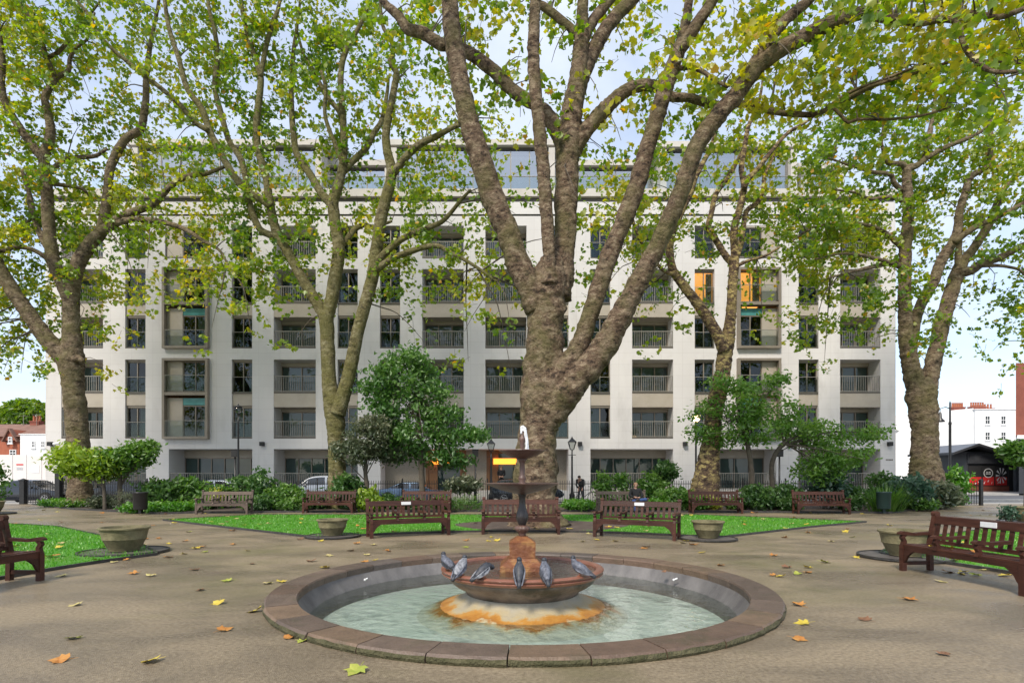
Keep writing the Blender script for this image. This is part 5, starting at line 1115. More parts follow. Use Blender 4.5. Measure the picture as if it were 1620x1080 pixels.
# ---------------- fence, gates, lamps ----------------
YF = 32.2
fe = empty('railing_fence', (0, YF, 0), 0, 'black iron railings with spear tops running behind the planting beds', 'fence')
def pickets(parent, xa, xb, y, h, name='picket_row', kind=True, rot=None):
    b = MB(); n = int(abs(xb - xa) / .13)
    for i in range(n + 1):
        x = xa + (xb - xa) * i / n; b.box(x - .011, x + .011, y - .011, y + .011, .05, h - .08); b.add([(x - .02, y - .02, h - .08), (x + .02, y - .02, h - .08), (x + .02, y + .02, h - .08), (x - .02, y + .02, h - .08), (x, y, h + .03)], [(0,1,4),(1,2,4),(2,3,4),(3,0,4)])
    o = b.build(name, M['black'], parent, world=True); o['kind'] = 'stuff'
    b = MB(); b.box(min(xa, xb), max(xa, xb), y - .018, y + .018, h - .2, h - .16); b.build('rail', M['black'], parent, world=True)
    b = MB(); b.box(min(xa, xb), max(xa, xb), y - .018, y + .018, .1, .14); b.build('rail', M['black'], parent, world=True)
xa, xb = fx(97, YF), fx(1513, YF); pickets(fe, xa, xb, YF, 1.33)
for i in range(22): x = xa + (xb - xa) * i / 21; MB().box(x - .03, x + .03, YF + .02, YF + .08, 0, 1.45).build('post', M['black'], fe, world=True)
def gpost(px, Y, h, label, w=.13):
    e = empty('gate_post', (fx(px, Y), Y, 0), 0, label, 'gate post', 'black gate posts')
    b = MB(); b.box(-w, w, -w, w, 0, h - .15); b.build('shaft', M['black'], e); b = MB(); b.box(-w * 1.25, w * 1.25, -w * 1.25, w * 1.25, h - .148, h - .08); b.add([(-w, -w, h - .08), (w, -w, h - .08), (w, w, h - .08), (-w, w, h - .08), (0, 0, h)], [(0,1,4),(1,2,4),(2,3,4),(3,0,4)]); b.build('cap', M['black'], e)
gpost(37, YF + .3, 1.45, 'short stout black gate post near the parked dark saloon'); gpost(93, YF - .2, 2.05, 'tall black gate post beside the plane tree by the gate'); gpost(1517, YF - .6, 2.05, 'tall black gate post among green climbers near the kiosk'); gpost(1552, YF - 1.2, 1.45, 'short black gate post by the open side gate', .07)
g1 = empty('garden_gate', (fx(65, YF), YF + .1, 0), 0, 'closed black iron gate leaf between the tall and short posts', 'gate'); pickets(g1, fx(42, YF), fx(89, YF), YF + .1, 1.3, 'gate_bars')
g2 = empty('garden_gate', (fx(1535, YF), YF - 1, 0), 0, 'black iron gate standing open beside the kiosk path', 'gate'); pickets(g2, fx(1521, YF - 1), fx(1549, YF - 1), YF - 1, 1.3, 'gate_bars')
for dz in (.5, .75): MB().box(fx(1521, YF - 1), fx(1549, YF - 1), YF - 1.03, YF - .97, dz, dz + .05).build('rail', M['black'], g2, world=True)
def lantern_post(px, Y, htop, label, lit=False, style='square'):
    e = empty('lamp_post', (fx(px, Y), Y, 0), 0, label, 'lamp post', 'lamp posts'); zl = htop - (.75 if style == 'square' else .65)
    b = MB(); b.lathe([(.16, 0), (.16, .5), (.12, .56), (.09, .62), (.075, .9), (.06, 1.0), (.05, zl - .5), (.06, zl - .45), (.045, zl - .4), (.035, zl)], 16); b.build('post', M['black'], e, True)
    b = MB(); b.tube([(-.22, 0, zl - .32), (.22, 0, zl - .32)], [.018, .018], 6); b.build('ladder_bar', M['black'], e)
    if style == 'square':
        b = MB(); frq = [(.10, zl), (.21, zl + .42)]
        for sx in (-1, 1):
            for sy in (-1, 1): b.bar((sx * .10, sy * .10, zl), (sx * .21, sy * .21, zl + .42), .025)
        b.box(-.11, .11, -.11, .11, zl - .03, zl); b.add([(-.24, -.24, zl + .42), (.24, -.24, zl + .42), (.24, .24, zl + .42), (-.24, .24, zl + .42), (-.08, -.08, zl + .60), (.08, -.08, zl + .60), (.08, .08, zl + .60), (-.08, .08, zl + .60)], [(0,3,2,1),(4,5,6,7),(0,1,5,4),(1,2,6,5),(2,3,7,6),(3,0,4,7)])
        b.lathe([(.06, zl + .60), (.07, zl + .64), (.02, zl + .68), (.03, zl + .71), (0, zl + .76)], 10); b.build('lantern', M['black'], e)
        b = MB()
        for (ax, ay, bx, by) in ((-1, -1, 1, -1), (1, -1, 1, 1), (1, 1, -1, 1), (-1, 1, -1, -1)): b.quad((ax * .1, ay * .1, zl), (bx * .1, by * .1, zl), (bx * .21, by * .21, zl + .42), (ax * .21, ay * .21, zl + .42))
        b.build('lantern_glass', M['lampglass'], e)
    else:
        b = MB(); b.lathe([(.05, zl), (.10, zl + .05), (.06, zl + .07)], 14); b.lathe([(.25, zl + .42), (.2, zl + .48), (.06, zl + .54), (.03, zl + .6), (0, zl + .66)], 16); b.build('lantern', M['black'], e, True)
        b = MB(); b.lathe([(.08, zl + .06), (.19, zl + .15), (.24, zl + .28), (.24, zl + .40)], 16); b.build('lantern_glass', M['lamplit'] if lit else M['lampglass'], e, True)
lantern_post(777, 33, 3.75, 'black Victorian lantern post beside the upper fountain bowl, near the lit entrance'); lantern_post(905, 33, 3.85, 'black Victorian lantern post with large base beside the stooping man')
lantern_post(377, 33.2, 5.75, 'tall black street lamp with round lantern behind the weathered bench', style='round'); lantern_post(1101, 33.2, 5.3, 'tall street lamp with its lantern lit beside the flaking plane tree', True, 'round')
def boxpost(px, label):
    e = empty('box_post', (fx(px, 33.6), 33.6, 0), 0, label, 'post', 'black posts with box heads')
    b = MB(); b.lathe([(.09, 0), (.08, .8), (.055, .9), (.05, 2.7)], 12); b.build('post', M['black'], e, True); b = MB(); b.box(-.17, .17, -.15, .15, 2.7, 3.1); b.box(-.19, .19, -.17, .17, 3.1, 3.13); b.build('head', M['blackm'], e)
boxpost(372, 'black post with square box head next to the tall round street lamp'); boxpost(752, 'black post with square box head in front of the entrance recess'); boxpost(1233, 'black post with square box head behind the spreading green shrub tree')
sl = empty('street_lamp', (fx(1503, 50), 50, 0), 0, 'tall black street lamp with hanging lantern on a bracket arm before the white terrace', 'street lamp')
b = MB(); b.lathe([(.18, 0), (.16, 1.0), (.11, 1.2), (.10, 6.0), (.14, 6.1), (.08, 6.3), (.07, 7.9), (.0, 8.1)], 12); b.build('post', M['black'], sl, True)
b = MB(); b.tube([(0, 0, 7.4), (-.4, 0, 7.55), (-.85, 0, 7.4), (-.87, 0, 7.1)], [.04, .035, .03, .03], 6); b.build('bracket', M['black'], sl, True); b = MB(); b.lathe([(.05, 7.1), (.12, 7.0), (.14, 6.6), (.34, 6.35), (.36, 6.25), (.05, 6.25)], 14, (-.87, 0, 0)); b.build('lantern', M['black'], sl, True)
# ---------------- parked cars ----------------
def car_mat(n, c, metal=.4, r=.25):
    m, t, p = new_mat(n); p.inputs['Base Color'].default_value = (*c, 1); p.inputs['Metallic'].default_value = metal; p.inputs['Roughness'].default_value = r; p.inputs['Coat Weight'].default_value = .6; return m
M['headl'] = mat('headlight', (.7, .72, .75), .1); M['taill'] = mat('tail_light', (.45, .01, .01), .2)
SED = [(0, .42, .62, .62, .70), (.12, .30, .88, .88, .80), (.75, .24, .97, 1.00, .86), (1.45, .20, .96, 1.38, .88), (2.1, .20, .94, 1.45, .88), (2.75, .20, .93, 1.40, .88), (3.5, .22, .91, .95, .87), (4.2, .26, .80, .80, .83), (4.5, .34, .66, .66, .74), (4.6, .42, .52, .52, .66)]
SUVP = [(0, .45, .80, .80, .78), (.1, .35, 1.05, 1.08, .86), (.45, .28, 1.10, 1.62, .90), (1.4, .26, 1.08, 1.72, .91), (2.4, .26, 1.06, 1.70, .91), (2.95, .26, 1.05, 1.52, .91), (3.5, .28, 1.02, 1.06, .90), (4.2, .32, .95, .95, .86), (4.45, .4, .75, .75, .80), (4.55, .5, .6, .6, .70)]
def make_car(label, x, y, paint, prof, facing=1, z=-.11):
    e = empty('parked_car', (x, y, z), 0 if facing > 0 else math.pi, label, 'car', 'cars parked along the street'); Lc = prof[-1][0]
    b = MB(); vs = []; fs = []; P_ = 12
    fine = catmull([(p[0], p[1], p[2], p[3]) for p in prof], .12); ws = np.interp([f[0] for f in fine], [p[0] for p in prof], [p[4] for p in prof])
    for (xx, zb, zs_, zr), w_ in zip(fine, ws):
        zr = max(zr, zs_); gh = zr - zs_; wr = w_ * (1 - .22 * min(1, gh / .45)); xx -= Lc / 2
        ring = [(-w_ * .92, zb), (-w_, zb + .12), (-w_ * 1.01, (zb + zs_) / 2), (-w_ * .96, zs_), (-wr, zr - .04 * min(1, gh * 4)), (-wr * .8, zr), (wr * .8, zr), (wr, zr - .04 * min(1, gh * 4)), (w_ * .96, zs_), (w_ * 1.01, (zb + zs_) / 2), (w_, zb + .12), (w_ * .92, zb)]
        vs += [(xx, yy, zz) for yy, zz in ring]
    nr = len(fine)
    for i in range(nr - 1):
        for k in range(P_): fs.append((i * P_ + k, (i + 1) * P_ + k, (i + 1) * P_ + (k + 1) % P_, i * P_ + (k + 1) % P_))
    fs.append(tuple(range(P_))); fs.append(tuple((nr - 1) * P_ + k for k in range(P_ - 1, -1, -1))); b.add(vs, fs)
    o = b.build('body', paint, e); bm = bmesh.new(); bm.from_mesh(o.data); bmesh.ops.recalc_face_normals(bm, faces=bm.faces); bm.to_mesh(o.data); bm.free(); smooth_by_angle(o, 35)
    # glass: side windows and screens a few mm proud of the cabin
    def at(i, k): return Vector(vs[i * P_ + k])
    idx = [i for i in range(nr) if fine[i][3] - fine[i][2] > .10]
    for (ka, kb, s_) in ((3, 4, -1), (8, 7, 1)):
        cuts = [idx[0], idx[len(idx) // 2], idx[-1]]
        for q in range(2):
            i0, i1 = cuts[q], cuts[q + 1]; g = MB(); rows = []
            for i in range(i0, i1 + 1):
                a = at(i, ka).lerp(at(i, kb), .12) + Vector((0, s_ * .006, 0)); c = at(i, ka).lerp(at(i, kb), .88) + Vector((0, s_ * .006, .0)); rows += [a, c]
            if q == 0: rows = rows[:-2] if len(rows) > 6 else rows
            n = len(rows) // 2; g.add(rows, [(2 * i, 2 * i + 2, 2 * i + 3, 2 * i + 1) for i in range(n - 1)]); g.build('side_window', M['carglass'], e)
    # windscreen and rear screen
    roof = [i for i in range(nr) if fine[i][3] > max(f[3] for f in fine) - .07]
    for i0, i1, nm in ((idx[0] - 1, roof[0], 'rear_screen'), (idx[-1] + 1, roof[-1], 'windscreen')):
        i0 = max(0, min(nr - 1, i0)); a, b_, c, d = at(i0, 4).lerp(at(i0, 7), .06), at(i0, 7).lerp(at(i0, 4), .06), at(i1, 6), at(i1, 5); up = Vector((-.008 if nm == 'rear_screen' else .008, 0, .012))
        MB().quad(a + up, b_ + up, c + up, d + up).build(nm, M['carglass'], e)
    for xx in (.82, Lc - .85):
        for s_ in (-1, 1):
            w_ = .86; b = MB(); b.M = Matrix.Translation((xx - Lc / 2, s_ * (w_ - .07), .32)) @ Matrix.Rotation(R(90), 4, 'X')
            b.lathe([(.2, -.1), (.30, -.11), (.325, -.06), (.325, .06), (.30, .11), (.2, .1)], 24); wh = b.build('wheel', M['rubber'], e, True)
            b = MB(); b.M = Matrix.Translation((xx - Lc / 2, s_ * (w_ + .035), .32)) @ Matrix.Rotation(R(90), 4, 'X')
            for k in range(5): a = 2 * math.pi * k / 5; b.bar((0, 0, 0), (.2 * math.cos(a), .2 * math.sin(a), 0), .06, .02)
            b.lathe([(.19, -.015), (.215, -.015), (.215, .015), (.19, .015), (.19, -.015)], 24); b.build('rim', M['chrome'], wh)
            b = MB(); b.M = Matrix.Translation((xx - Lc / 2, s_ * (w_ + .012), .34)) @ Matrix.Rotation(R(90), 4, 'X'); b.lathe([(.0, -.012), (.375, -.012), (.375, .012), (0, .012)], 28); b.build('wheel_arch', M['rubber'], e)
    zf = prof[-3][2]
    for s_ in (-1, 1):
        b = MB(); b.ball((Lc / 2 - .22, s_ * .62, zf - .12), .13, 8, 0, (1.2, .9, .55)); b.build('headlight', M['headl'], e, True)
        b = MB(); b.box(-Lc / 2 - .0, -Lc / 2 + .2, s_ * .66 - .12, s_ * .66 + .12, prof[1][2] - .22, prof[1][2] - .08); b.build('tail_light', M['taill'], e)
        b = MB(); b.ball((Lc / 2 - 1.55, s_ * 1.0, prof[5][2] + .06), .1, 8, 0, (.7, 1.2, .8)); b.build('mirror', paint, e, True)
    return e
YC = 36.4
make_car('dark grey saloon car parked at the garden gate', fx(52, YC - .6), YC - .6, car_mat('dark_grey_paint', (.03, .034, .045), .5), SED, 1)
make_car('black saloon car parked behind the plane tree by the gate', fx(212, YC), YC, car_mat('black_paint_car', (.012, .012, .014), .3), SED, 1)
make_car('pale blue-grey car behind the viburnum shrubs', fx(345, YC), YC, car_mat('pale_blue_paint', (.42, .47, .53), .4), SED, -1)
make_car('silver estate car parked behind the mossy plane tree', fx(508, YC + .4), YC + .4, car_mat('silver_paint', (.33, .34, .35), .6), SUVP, -1)
make_car('steel blue coupe parked behind the weeping tree', fx(655, YC), YC, car_mat('steel_blue_paint', (.10, .16, .25), .5), [(a, b_, c * .93, d * .9, w_) for a, b_, c, d, w_ in SED], 1)
make_car('dark car with a red tail light behind the giant trunk', fx(834, YC), YC, car_mat('navy_paint', (.02, .025, .035), .4), SUVP[:1] + [(a, b_, c * .92, d * .86, w_) for a, b_, c, d, w_ in SUVP[1:]], 1)
make_car('white car far along the side street past the block', fx(1424, 60), 60, car_mat('white_paint', (.7, .7, .7), 0), SED, -1)

# ---------------- bicycle ----------------
def bicycle(x, y, rz, label):
    e = empty('bicycle', (x, y, 0), rz, label, 'bicycle')
    for xx in (-.52, .52):
        b = MB(); b.M = Matrix.Translation((xx, 0, .34)) @ Matrix.Rotation(R(90), 4, 'X'); n = 28
        b.tube([(.33 * math.cos(2*math.pi*k/n), .33 * math.sin(2*math.pi*k/n), 0) for k in range(n + 1)], [.02] * (n + 1), 6, False)
        for k in range(10): a = 2 * math.pi * k / 10; b.tube([(0, 0, 0), (.32 * math.cos(a), .32 * math.sin(a), 0)], [.003, .003], 3, False)
        b.build('wheel', M['rubber'], e)
    b = MB()
    for a, c in (((-.52, .34), (-.12, .30)), ((-.52, .34), (-.2, .78)), ((-.12, .30), (-.22, .86)), ((-.12, .30), (.38, .72)), ((-.2, .78), (.36, .80)), ((.35, .88), (.52, .34))): b.tube([(a[0], 0, a[1]), (c[0], 0, c[1])], [.018, .018], 6)
    b.build('frame', M['bingreen'], e)
    MB().tube([(-.36, 0, .90), (-.2, 0, .91), (-.1, 0, .90)], [.07, .05, .02], 8).build('saddle', M['blackm'], e); MB().tube([(.3, -.27, .98), (.4, -.1, .96), (.4, .1, .96), (.3, .27, .98)], [.016] * 4, 6).build('handlebar', M['blackm'], e)
bicycle(fx(925, 32.9), 32.95, R(8), 'bicycle leaning by the railings beside the stooping man')

# ---------------- people ----------------
def skin_mesh(name, chains, parent, m, sub=2):
    # chains: list of lists of (point, radius); first point of later chains may coincide with an earlier joint
    vs = []; rs = []; es = []; idx = {}
    def vid(p, r):
        k = tuple(round(c, 3) for c in p)
        if k not in idx: idx[k] = len(vs); vs.append(p); rs.append(r)
        return idx[k]
    for ch in chains:
        ids = [vid(p, r) for p, r in ch]
        for a, b in zip(ids, ids[1:]):
            if a != b: es.append((a, b))
    me = bpy.data.meshes.new(name); me.from_pydata(vs, es, []); me.materials.append(m)
    o = bpy.data.objects.new(name, me); COL.objects.link(o); o.parent = parent
    md = o.modifiers.new('skin', 'SKIN'); md.use_smooth_shade = True
    for i, sv_ in enumerate(me.skin_vertices[0].data): sv_.radius = (rs[i], rs[i]); sv_.use_root = (i == 0)
    s2 = o.modifiers.new('sub', 'SUBSURF'); s2.levels = sub; s2.render_levels = sub
    return o
def person(label, loc, rz, J, top, legs, hair=True):
    e = empty('person', loc, rz, label, 'person')
    g = lambda k: J[k]
    def lerp(a, b, t): return tuple(a[i] + (b[i] - a[i]) * t for i in range(3))
    pel, chest, neck, head = g('pel'), g('chest'), g('neck'), g('head')
    hd = lambda f, u, s_=0: tuple(head[i] + J['fwd'][i] * f + J['up'][i] * u + J['side'][i] * s_ for i in range(3))
    body = [[(pel, .12), (lerp(pel, chest, .5), .115), (chest, .12), (neck, .05), (hd(0, -.05), .06), (hd(.01, .02), .078), (hd(-.005, .08), .062)], [(hd(.01, .02), .078), (hd(.095, .0), .016)], ]
    for s_ in 'LR':
        body.append([(chest, .12), (g('sh' + s_), .055), (g('el' + s_), .038), (g('wr' + s_), .026)])
        body.append([(pel, .12), (g('hp' + s_), .085), (g('kn' + s_), .055), (g('an' + s_), .036), (g('to' + s_), .03)])
    bo = skin_mesh('body', body, e, M['skin'])
    # hands with five fingers
    for s_, sg in (('L', 1), ('R', -1)):
        wr, d = Vector(g('wr' + s_)), Vector(g('hd' + s_)).normalized(); sd = Vector(J['side']) * 1.0; sd = (sd - d * sd.dot(d)).normalized(); nn = d.cross(sd); b = MB()
        b.tube([wr - d * .01, wr + d * .04, wr + d * .085], [.026, .036, .032], 8)
        for f in range(4):
            a = wr + d * .08 + sd * (-.027 + .018 * f); l = (.062, .07, .066, .05)[f]; b.tube([a, a + d * l * .5 + nn * .006, a + d * l + nn * .022], [.0095, .009, .006], 6)
        a = wr + d * .03 - sd * .03; b.tube([a, a + d * .03 - sd * .025, a + d * .06 - sd * .03], [.011, .010, .007], 6); b.build('hand', M['skin'], e, True)
    sh = [[(lerp(pel, chest, .05), .15), (lerp(pel, chest, .5), .145), (chest, .15), (lerp(chest, neck, .75), .075)]]
    for s_ in 'LR': sh.append([(chest, .15), (g('sh' + s_), .078), (g('el' + s_), .058), (lerp(g('el' + s_), g('wr' + s_), .9), .044)])
    skin_mesh('jacket', sh, e, top)
    tr = [[(lerp(pel, chest, .12), .135), (pel, .145)]]
    for s_ in 'LR': tr.append([(pel, .145), (g('hp' + s_), .10), (g('kn' + s_), .073), (lerp(g('kn' + s_), g('an' + s_), .95), .056)])
    skin_mesh('trousers', tr, e, legs)
    for s_ in 'LR':
        an, to = Vector(g('an' + s_)), Vector(g('to' + s_)); dd = (to - an); MB().tube([an - dd * .35, an, an.lerp(to, .6), to + dd * .15], [.04, .05, .046, .03], 10).build('shoe', M['shoe'], e, True)
    if hair:
        b = MB(); hm = Vector(hd(-.018, .05)); b.ball(hm, .092, 10, 0, (1, 1, .95)); o = b.build('hair', M['hair'] if hair is True else hair, e, True)
    for s_ in (-1, 1):
        b = MB(); b.ball(hd(.078, .025, s_ * .03), .012, 6); b.build('eye', M['blackm'], e, True); b = MB(); b.ball(hd(0, .01, s_ * .08), .022, 6, 0, (.8, .5, 1.2)); b.build('ear', M['skin'], e, True)
    b = MB(); b.tube([hd(.085, -.045, -.022), hd(.09, -.048), hd(.085, -.045, .022)], [.004, .006, .004], 5); b.build('mouth', M['pot'], e)
    return e
base = dict(fwd=(0, -1, 0), up=(0, 0, 1), side=(1, 0, 0))
# seated man, one ankle across the other knee (faces the camera)
J = dict(base, pel=(0, 0, .53), chest=(0, .06, .93), neck=(0, .05, 1.09), head=(0, .02, 1.18), shL=(.19, .06, 1.0), elL=(.26, -.05, .74), wrL=(.10, -.22, .68), hdL=(-.7, -.6, -.1), shR=(-.19, .06, 1.0), elR=(-.27, -.04, .74), wrR=(-.09, -.22, .70), hdR=(.6, -.6, -.2),
         hpL=(.10, -.02, .52), knL=(.36, -.42, .62), anL=(.02, -.46, .58), toL=(-.10, -.50, .56), hpR=(-.10, -.02, .52), knR=(-.12, -.46, .50), anR=(-.12, -.44, .09), toR=(-.12, -.60, .05))
person('man in black jacket and blue jeans seated cross-legged on the weathered bench', ((1006 - 810) / F * 24.45, 24.45, 0), 0, J, M['cloth'], M['jeans'], mat('short_fair_hair', (.30, .17, .10), .8))
# stooping man in dark clothes at the railings
J = dict(fwd=(-.45, -.6, -.6), up=(-.3, -.3, .9), side=(.8, -.6, 0), pel=(.05, .06, .92), chest=(-.02, -.10, 1.30), neck=(-.05, -.22, 1.42), head=(-.09, -.29, 1.47), shL=(.17, -.13, 1.33), elL=(.17, -.32, 1.08), wrL=(.06, -.42, .88), hdL=(-.2, -.3, -1), shR=(-.19, -.05, 1.33), elR=(-.26, -.24, 1.07), wrR=(-.15, -.40, .86), hdR=(.1, -.3, -1),
         hpL=(.14, .05, .90), knL=(.17, -.03, .48), anL=(.17, .05, .09), toL=(.17, -.11, .05), hpR=(-.05, .07, .90), knR=(-.10, -.02, .48), anR=(-.10, .06, .09), toR=(-.11, -.10, .05))
person('man in dark clothes stooping beside a bicycle at the railings', (fx(918, 32.75), 32.72, 0), 0, J, M['cloth'], mat('grey_trousers', (.05, .055, .07), .85), mat('dark_hair', (.02, .015, .012), .7))
# doorman
J = dict(base, pel=(0, 0, .94), chest=(0, .0, 1.34), neck=(0, .0, 1.51), head=(0, -.01, 1.61), shL=(.2, 0, 1.42), elL=(.25, .02, 1.13), wrL=(.12, -.16, 1.02), hdL=(-.8, -.3, -.2), shR=(-.2, 0, 1.42), elR=(-.25, .02, 1.13), wrR=(-.12, -.16, 1.02), hdR=(.8, -.3, -.2),
         hpL=(.10, 0, .92), knL=(.11, -.01, .50), anL=(.11, .02, .09), toL=(.13, -.14, .05), hpR=(-.10, 0, .92), knR=(-.11, -.01, .50), anR=(-.11, .02, .09), toR=(-.13, -.14, .05))
person('doorman in dark coat standing in the lit entrance doorway', (fx(793, 40.9), 40.9, .54), 0, J, M['cloth'], M['cloth'], M['hair'])

# ---------------- shrubs and small trees ----------------
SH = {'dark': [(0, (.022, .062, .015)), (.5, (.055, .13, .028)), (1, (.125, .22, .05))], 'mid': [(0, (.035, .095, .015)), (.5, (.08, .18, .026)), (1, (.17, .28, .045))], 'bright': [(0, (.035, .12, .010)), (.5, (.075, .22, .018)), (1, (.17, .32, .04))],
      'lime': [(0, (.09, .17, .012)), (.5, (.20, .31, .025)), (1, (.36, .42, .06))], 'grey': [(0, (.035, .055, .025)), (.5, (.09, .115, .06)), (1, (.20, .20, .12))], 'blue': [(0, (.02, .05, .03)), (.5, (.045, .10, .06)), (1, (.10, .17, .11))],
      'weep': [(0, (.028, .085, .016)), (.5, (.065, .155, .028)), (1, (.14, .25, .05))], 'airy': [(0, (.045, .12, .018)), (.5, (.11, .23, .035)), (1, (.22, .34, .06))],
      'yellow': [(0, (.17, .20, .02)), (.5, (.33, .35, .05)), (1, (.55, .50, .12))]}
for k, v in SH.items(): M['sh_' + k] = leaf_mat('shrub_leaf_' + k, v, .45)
def cloud(c, r, n, clumps, spread, bottom=None):
    d = rng.normal(0, 1, (clumps, 3)); d /= np.linalg.norm(d, axis=1, keepdims=True); cc = d * (rng.uniform(.25, 1, clumps) ** .45)[:, None] * np.array(r) + np.array(c)
    i = rng.integers(0, clumps, n); P = cc[i] + rng.normal(0, spread, (n, 3)) * np.array([1.25, 1.25, .7]); g = rng.uniform(0, 1, clumps)[i]
    if bottom is not None: k = P[:, 2] > bottom; P, g = P[k], g[k]
    return P, g
def shrub(name, label, px0, px1, pytop, Y, col, lsize=.09, n=900, shape=OVAL, cat='shrub', base=.05, stems=6, up=.5, group='shrubs in the planting beds', clumps=None, zb=None):
    x0, x1 = fx(px0, Y), fx(px1, Y); zt = fz(pytop, Y); cx = (x0 + x1) / 2; rx = (x1 - x0) / 2; zb = base if zb is None else zb
    e = empty(name, (cx, Y, base), 0, label, cat, group); rz_ = (zt - zb) / 2
    n = int(n * 1.45); P, g = cloud((cx, Y, zb + rz_ * .95), (rx * .92, min(rx, 1.1) * .85, rz_ * .9), n, clumps or max(8, n // 28), lsize * 1.25, base)
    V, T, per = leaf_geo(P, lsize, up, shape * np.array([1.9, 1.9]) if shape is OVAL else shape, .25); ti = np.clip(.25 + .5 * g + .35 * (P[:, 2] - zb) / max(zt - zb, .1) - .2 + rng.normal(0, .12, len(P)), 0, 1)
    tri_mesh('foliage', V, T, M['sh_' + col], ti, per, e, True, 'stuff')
    b = MB()
    for k in range(stems):
        a = rng.uniform(0, 6.28); q = Vector((cx + rx * .6 * math.cos(a), Y + .3 * math.sin(a), zb + rz_ * rng.uniform(.8, 1.5))); s0 = Vector((cx + rx * .25 * math.cos(a), Y + .1 * math.sin(a), base - .02))
        b.tube([s0, s0.lerp(q, .5) + Vector((rng.normal(0, .05), 0, .05)), q], [.018, .014, .006], 5, False)
    b.build('stems', M['twig'], e, True, world=True)['kind'] = 'stuff'
    return e
sh = shrub
sh('ground_cover', 'low bright green ground cover at the foot of the plane tree by the gate', 62, 118, 789, 29.5, 'bright', .07, 900, group=None, cat='plant', stems=2)
sh('ground_cover', 'bright leafy ground cover around the black litter bin', 195, 250, 796, 24.6, 'bright', .075, 1000, group=None, cat='plant', stems=2); sh('ground_cover', 'bright leafy ground cover beside the weathered bench', 236, 312, 795, 25.2, 'bright', .075, 1300, group=None, cat='plant', stems=2)
sh('fern_shrub', 'feathery grey-green shrub below the lime tree', 180, 222, 775, 26.5, 'grey', .10, 900, STRIP, up=.2)
sh('viburnum', 'dark glossy viburnum behind the litter bin', 226, 282, 757, 27.5, 'dark', .13, 1100); sh('viburnum', 'mid green glossy shrub beside the weathered bench', 268, 322, 752, 28.2, 'mid', .13, 1000); sh('viburnum', 'dense green shrub above the weathered bench', 318, 372, 764, 27.8, 'mid', .11, 900)
sh('laurel_shrub', 'small dark laurel at the foot of the tall street lamp', 366, 408, 748, 28.8, 'dark', .12, 700)
sh('yellow_flower_clump', 'pale yellow flowering clump behind the weathered bench', 335, 352, 772, 26.5, 'yellow', .08, 220, stems=2)
sh('tall_shrub', 'tall dark pointed shrub between the weathered bench and the mossy plane', 392, 438, 736, 27.0, 'dark', .11, 1300); sh('leafy_shrub', 'broad mid green shrub beside the dark bench', 425, 484, 765, 26.6, 'mid', .10, 1300); sh('leafy_shrub', 'low green shrub at the end of the dark bench', 440, 490, 786, 25.6, 'mid', .08, 700)
sh('rhododendron', 'dark rhododendron at the base of the mossy plane', 528, 570, 748, 26.6, 'dark', .13, 900); sh('hosta', 'lime yellow leafy clump between two dark benches', 570, 600, 774, 25.4, 'lime', .13, 330, stems=2)
sh('umbrella_shrub', 'flat-topped pale green shrub beside the half hidden bench', 706, 760, 752, 26.8, 'grey', .10, 800, zb=.8); sh('grass_clump', 'low yellow-green grassy clump beside the giant trunk', 706, 765, 786, 25.8, 'mid', .14, 800, STRIP, up=.9)
sh('box_hedge', 'low clipped bright green hedge beside the giant trunk', 884, 945, 789, 26.0, 'bright', .06, 2200, stems=3, cat='hedge', group=None)
sh('thin_shrub', 'thin upright leafy shrub beside the weathered bench with the man', 942, 965, 738, 27.5, 'mid', .10, 420); sh('thin_shrub', 'thin upright leafy shrub behind the seated man', 972, 992, 742, 27.6, 'mid', .10, 360); sh('round_shrub', 'bluish rounded bush on a stem beside the ground-floor terrace', 1030, 1072, 728, 28.6, 'dark', .10, 900, zb=1.0)
sh('leafy_shrub', 'tall loose green shrub beside the seated man', 1008, 1050, 742, 27.4, 'mid', .10, 1100); sh('leafy_shrub', 'broad green shrub spilling beside the flaking plane', 1034, 1098, 770, 26.2, 'mid', .09, 1500); sh('yellow_flower_clump', 'small yellow flowering clump behind the bench under the flaking plane', 1116, 1138, 773, 26.2, 'yellow', .08, 260, stems=2)
sh('dark_shrub', 'dark dense shrub beside the bench under the flaking plane', 1172, 1222, 768, 26.0, 'dark', .11, 1200); sh('dark_shrub', 'dark bushy shrub beside the last dark bench', 1214, 1264, 764, 26.4, 'dark', .11, 1200); sh('hydrangea', 'pale leaved rounded shrub above the last dark bench', 1284, 1334, 738, 26.8, 'blue', .13, 900); sh('dark_shrub', 'dark shrub beside the pale leaved one', 1322, 1360, 765, 27.4, 'dark', .11, 700)
sh('evergreen_shrub', 'dark evergreen mass in front of the thick trunk by the kiosk', 1408, 1470, 748, 26.6, 'blue', .12, 1500); sh('evergreen_shrub', 'dark grey-green evergreen at the path bend', 1452, 1512, 757, 27.4, 'grey', .12, 1500); sh('evergreen_shrub', 'deep green bush behind the strappy clump', 1372, 1425, 744, 28.2, 'dark', .12, 900); sh('climber', 'green climber on the tall gate post near the kiosk', 1494, 1530, 735, 31.0, 'bright', .10, 900)
sh('edge_shrub', 'leafy shrub hanging in front of the kiosk column', 1590, 1650, 694, 22.0, 'mid', .11, 900, zb=2.0); sh('edge_shrub', 'small blue-green shrub beside the buff planter near the side gate', 1588, 1604, 796, 19.5, 'blue', .06, 350, stems=3)
sh('edge_shrub', 'narrow leafy shrub in front of the hoarding', -25, 5, 722, 27, 'mid', .10, 400)
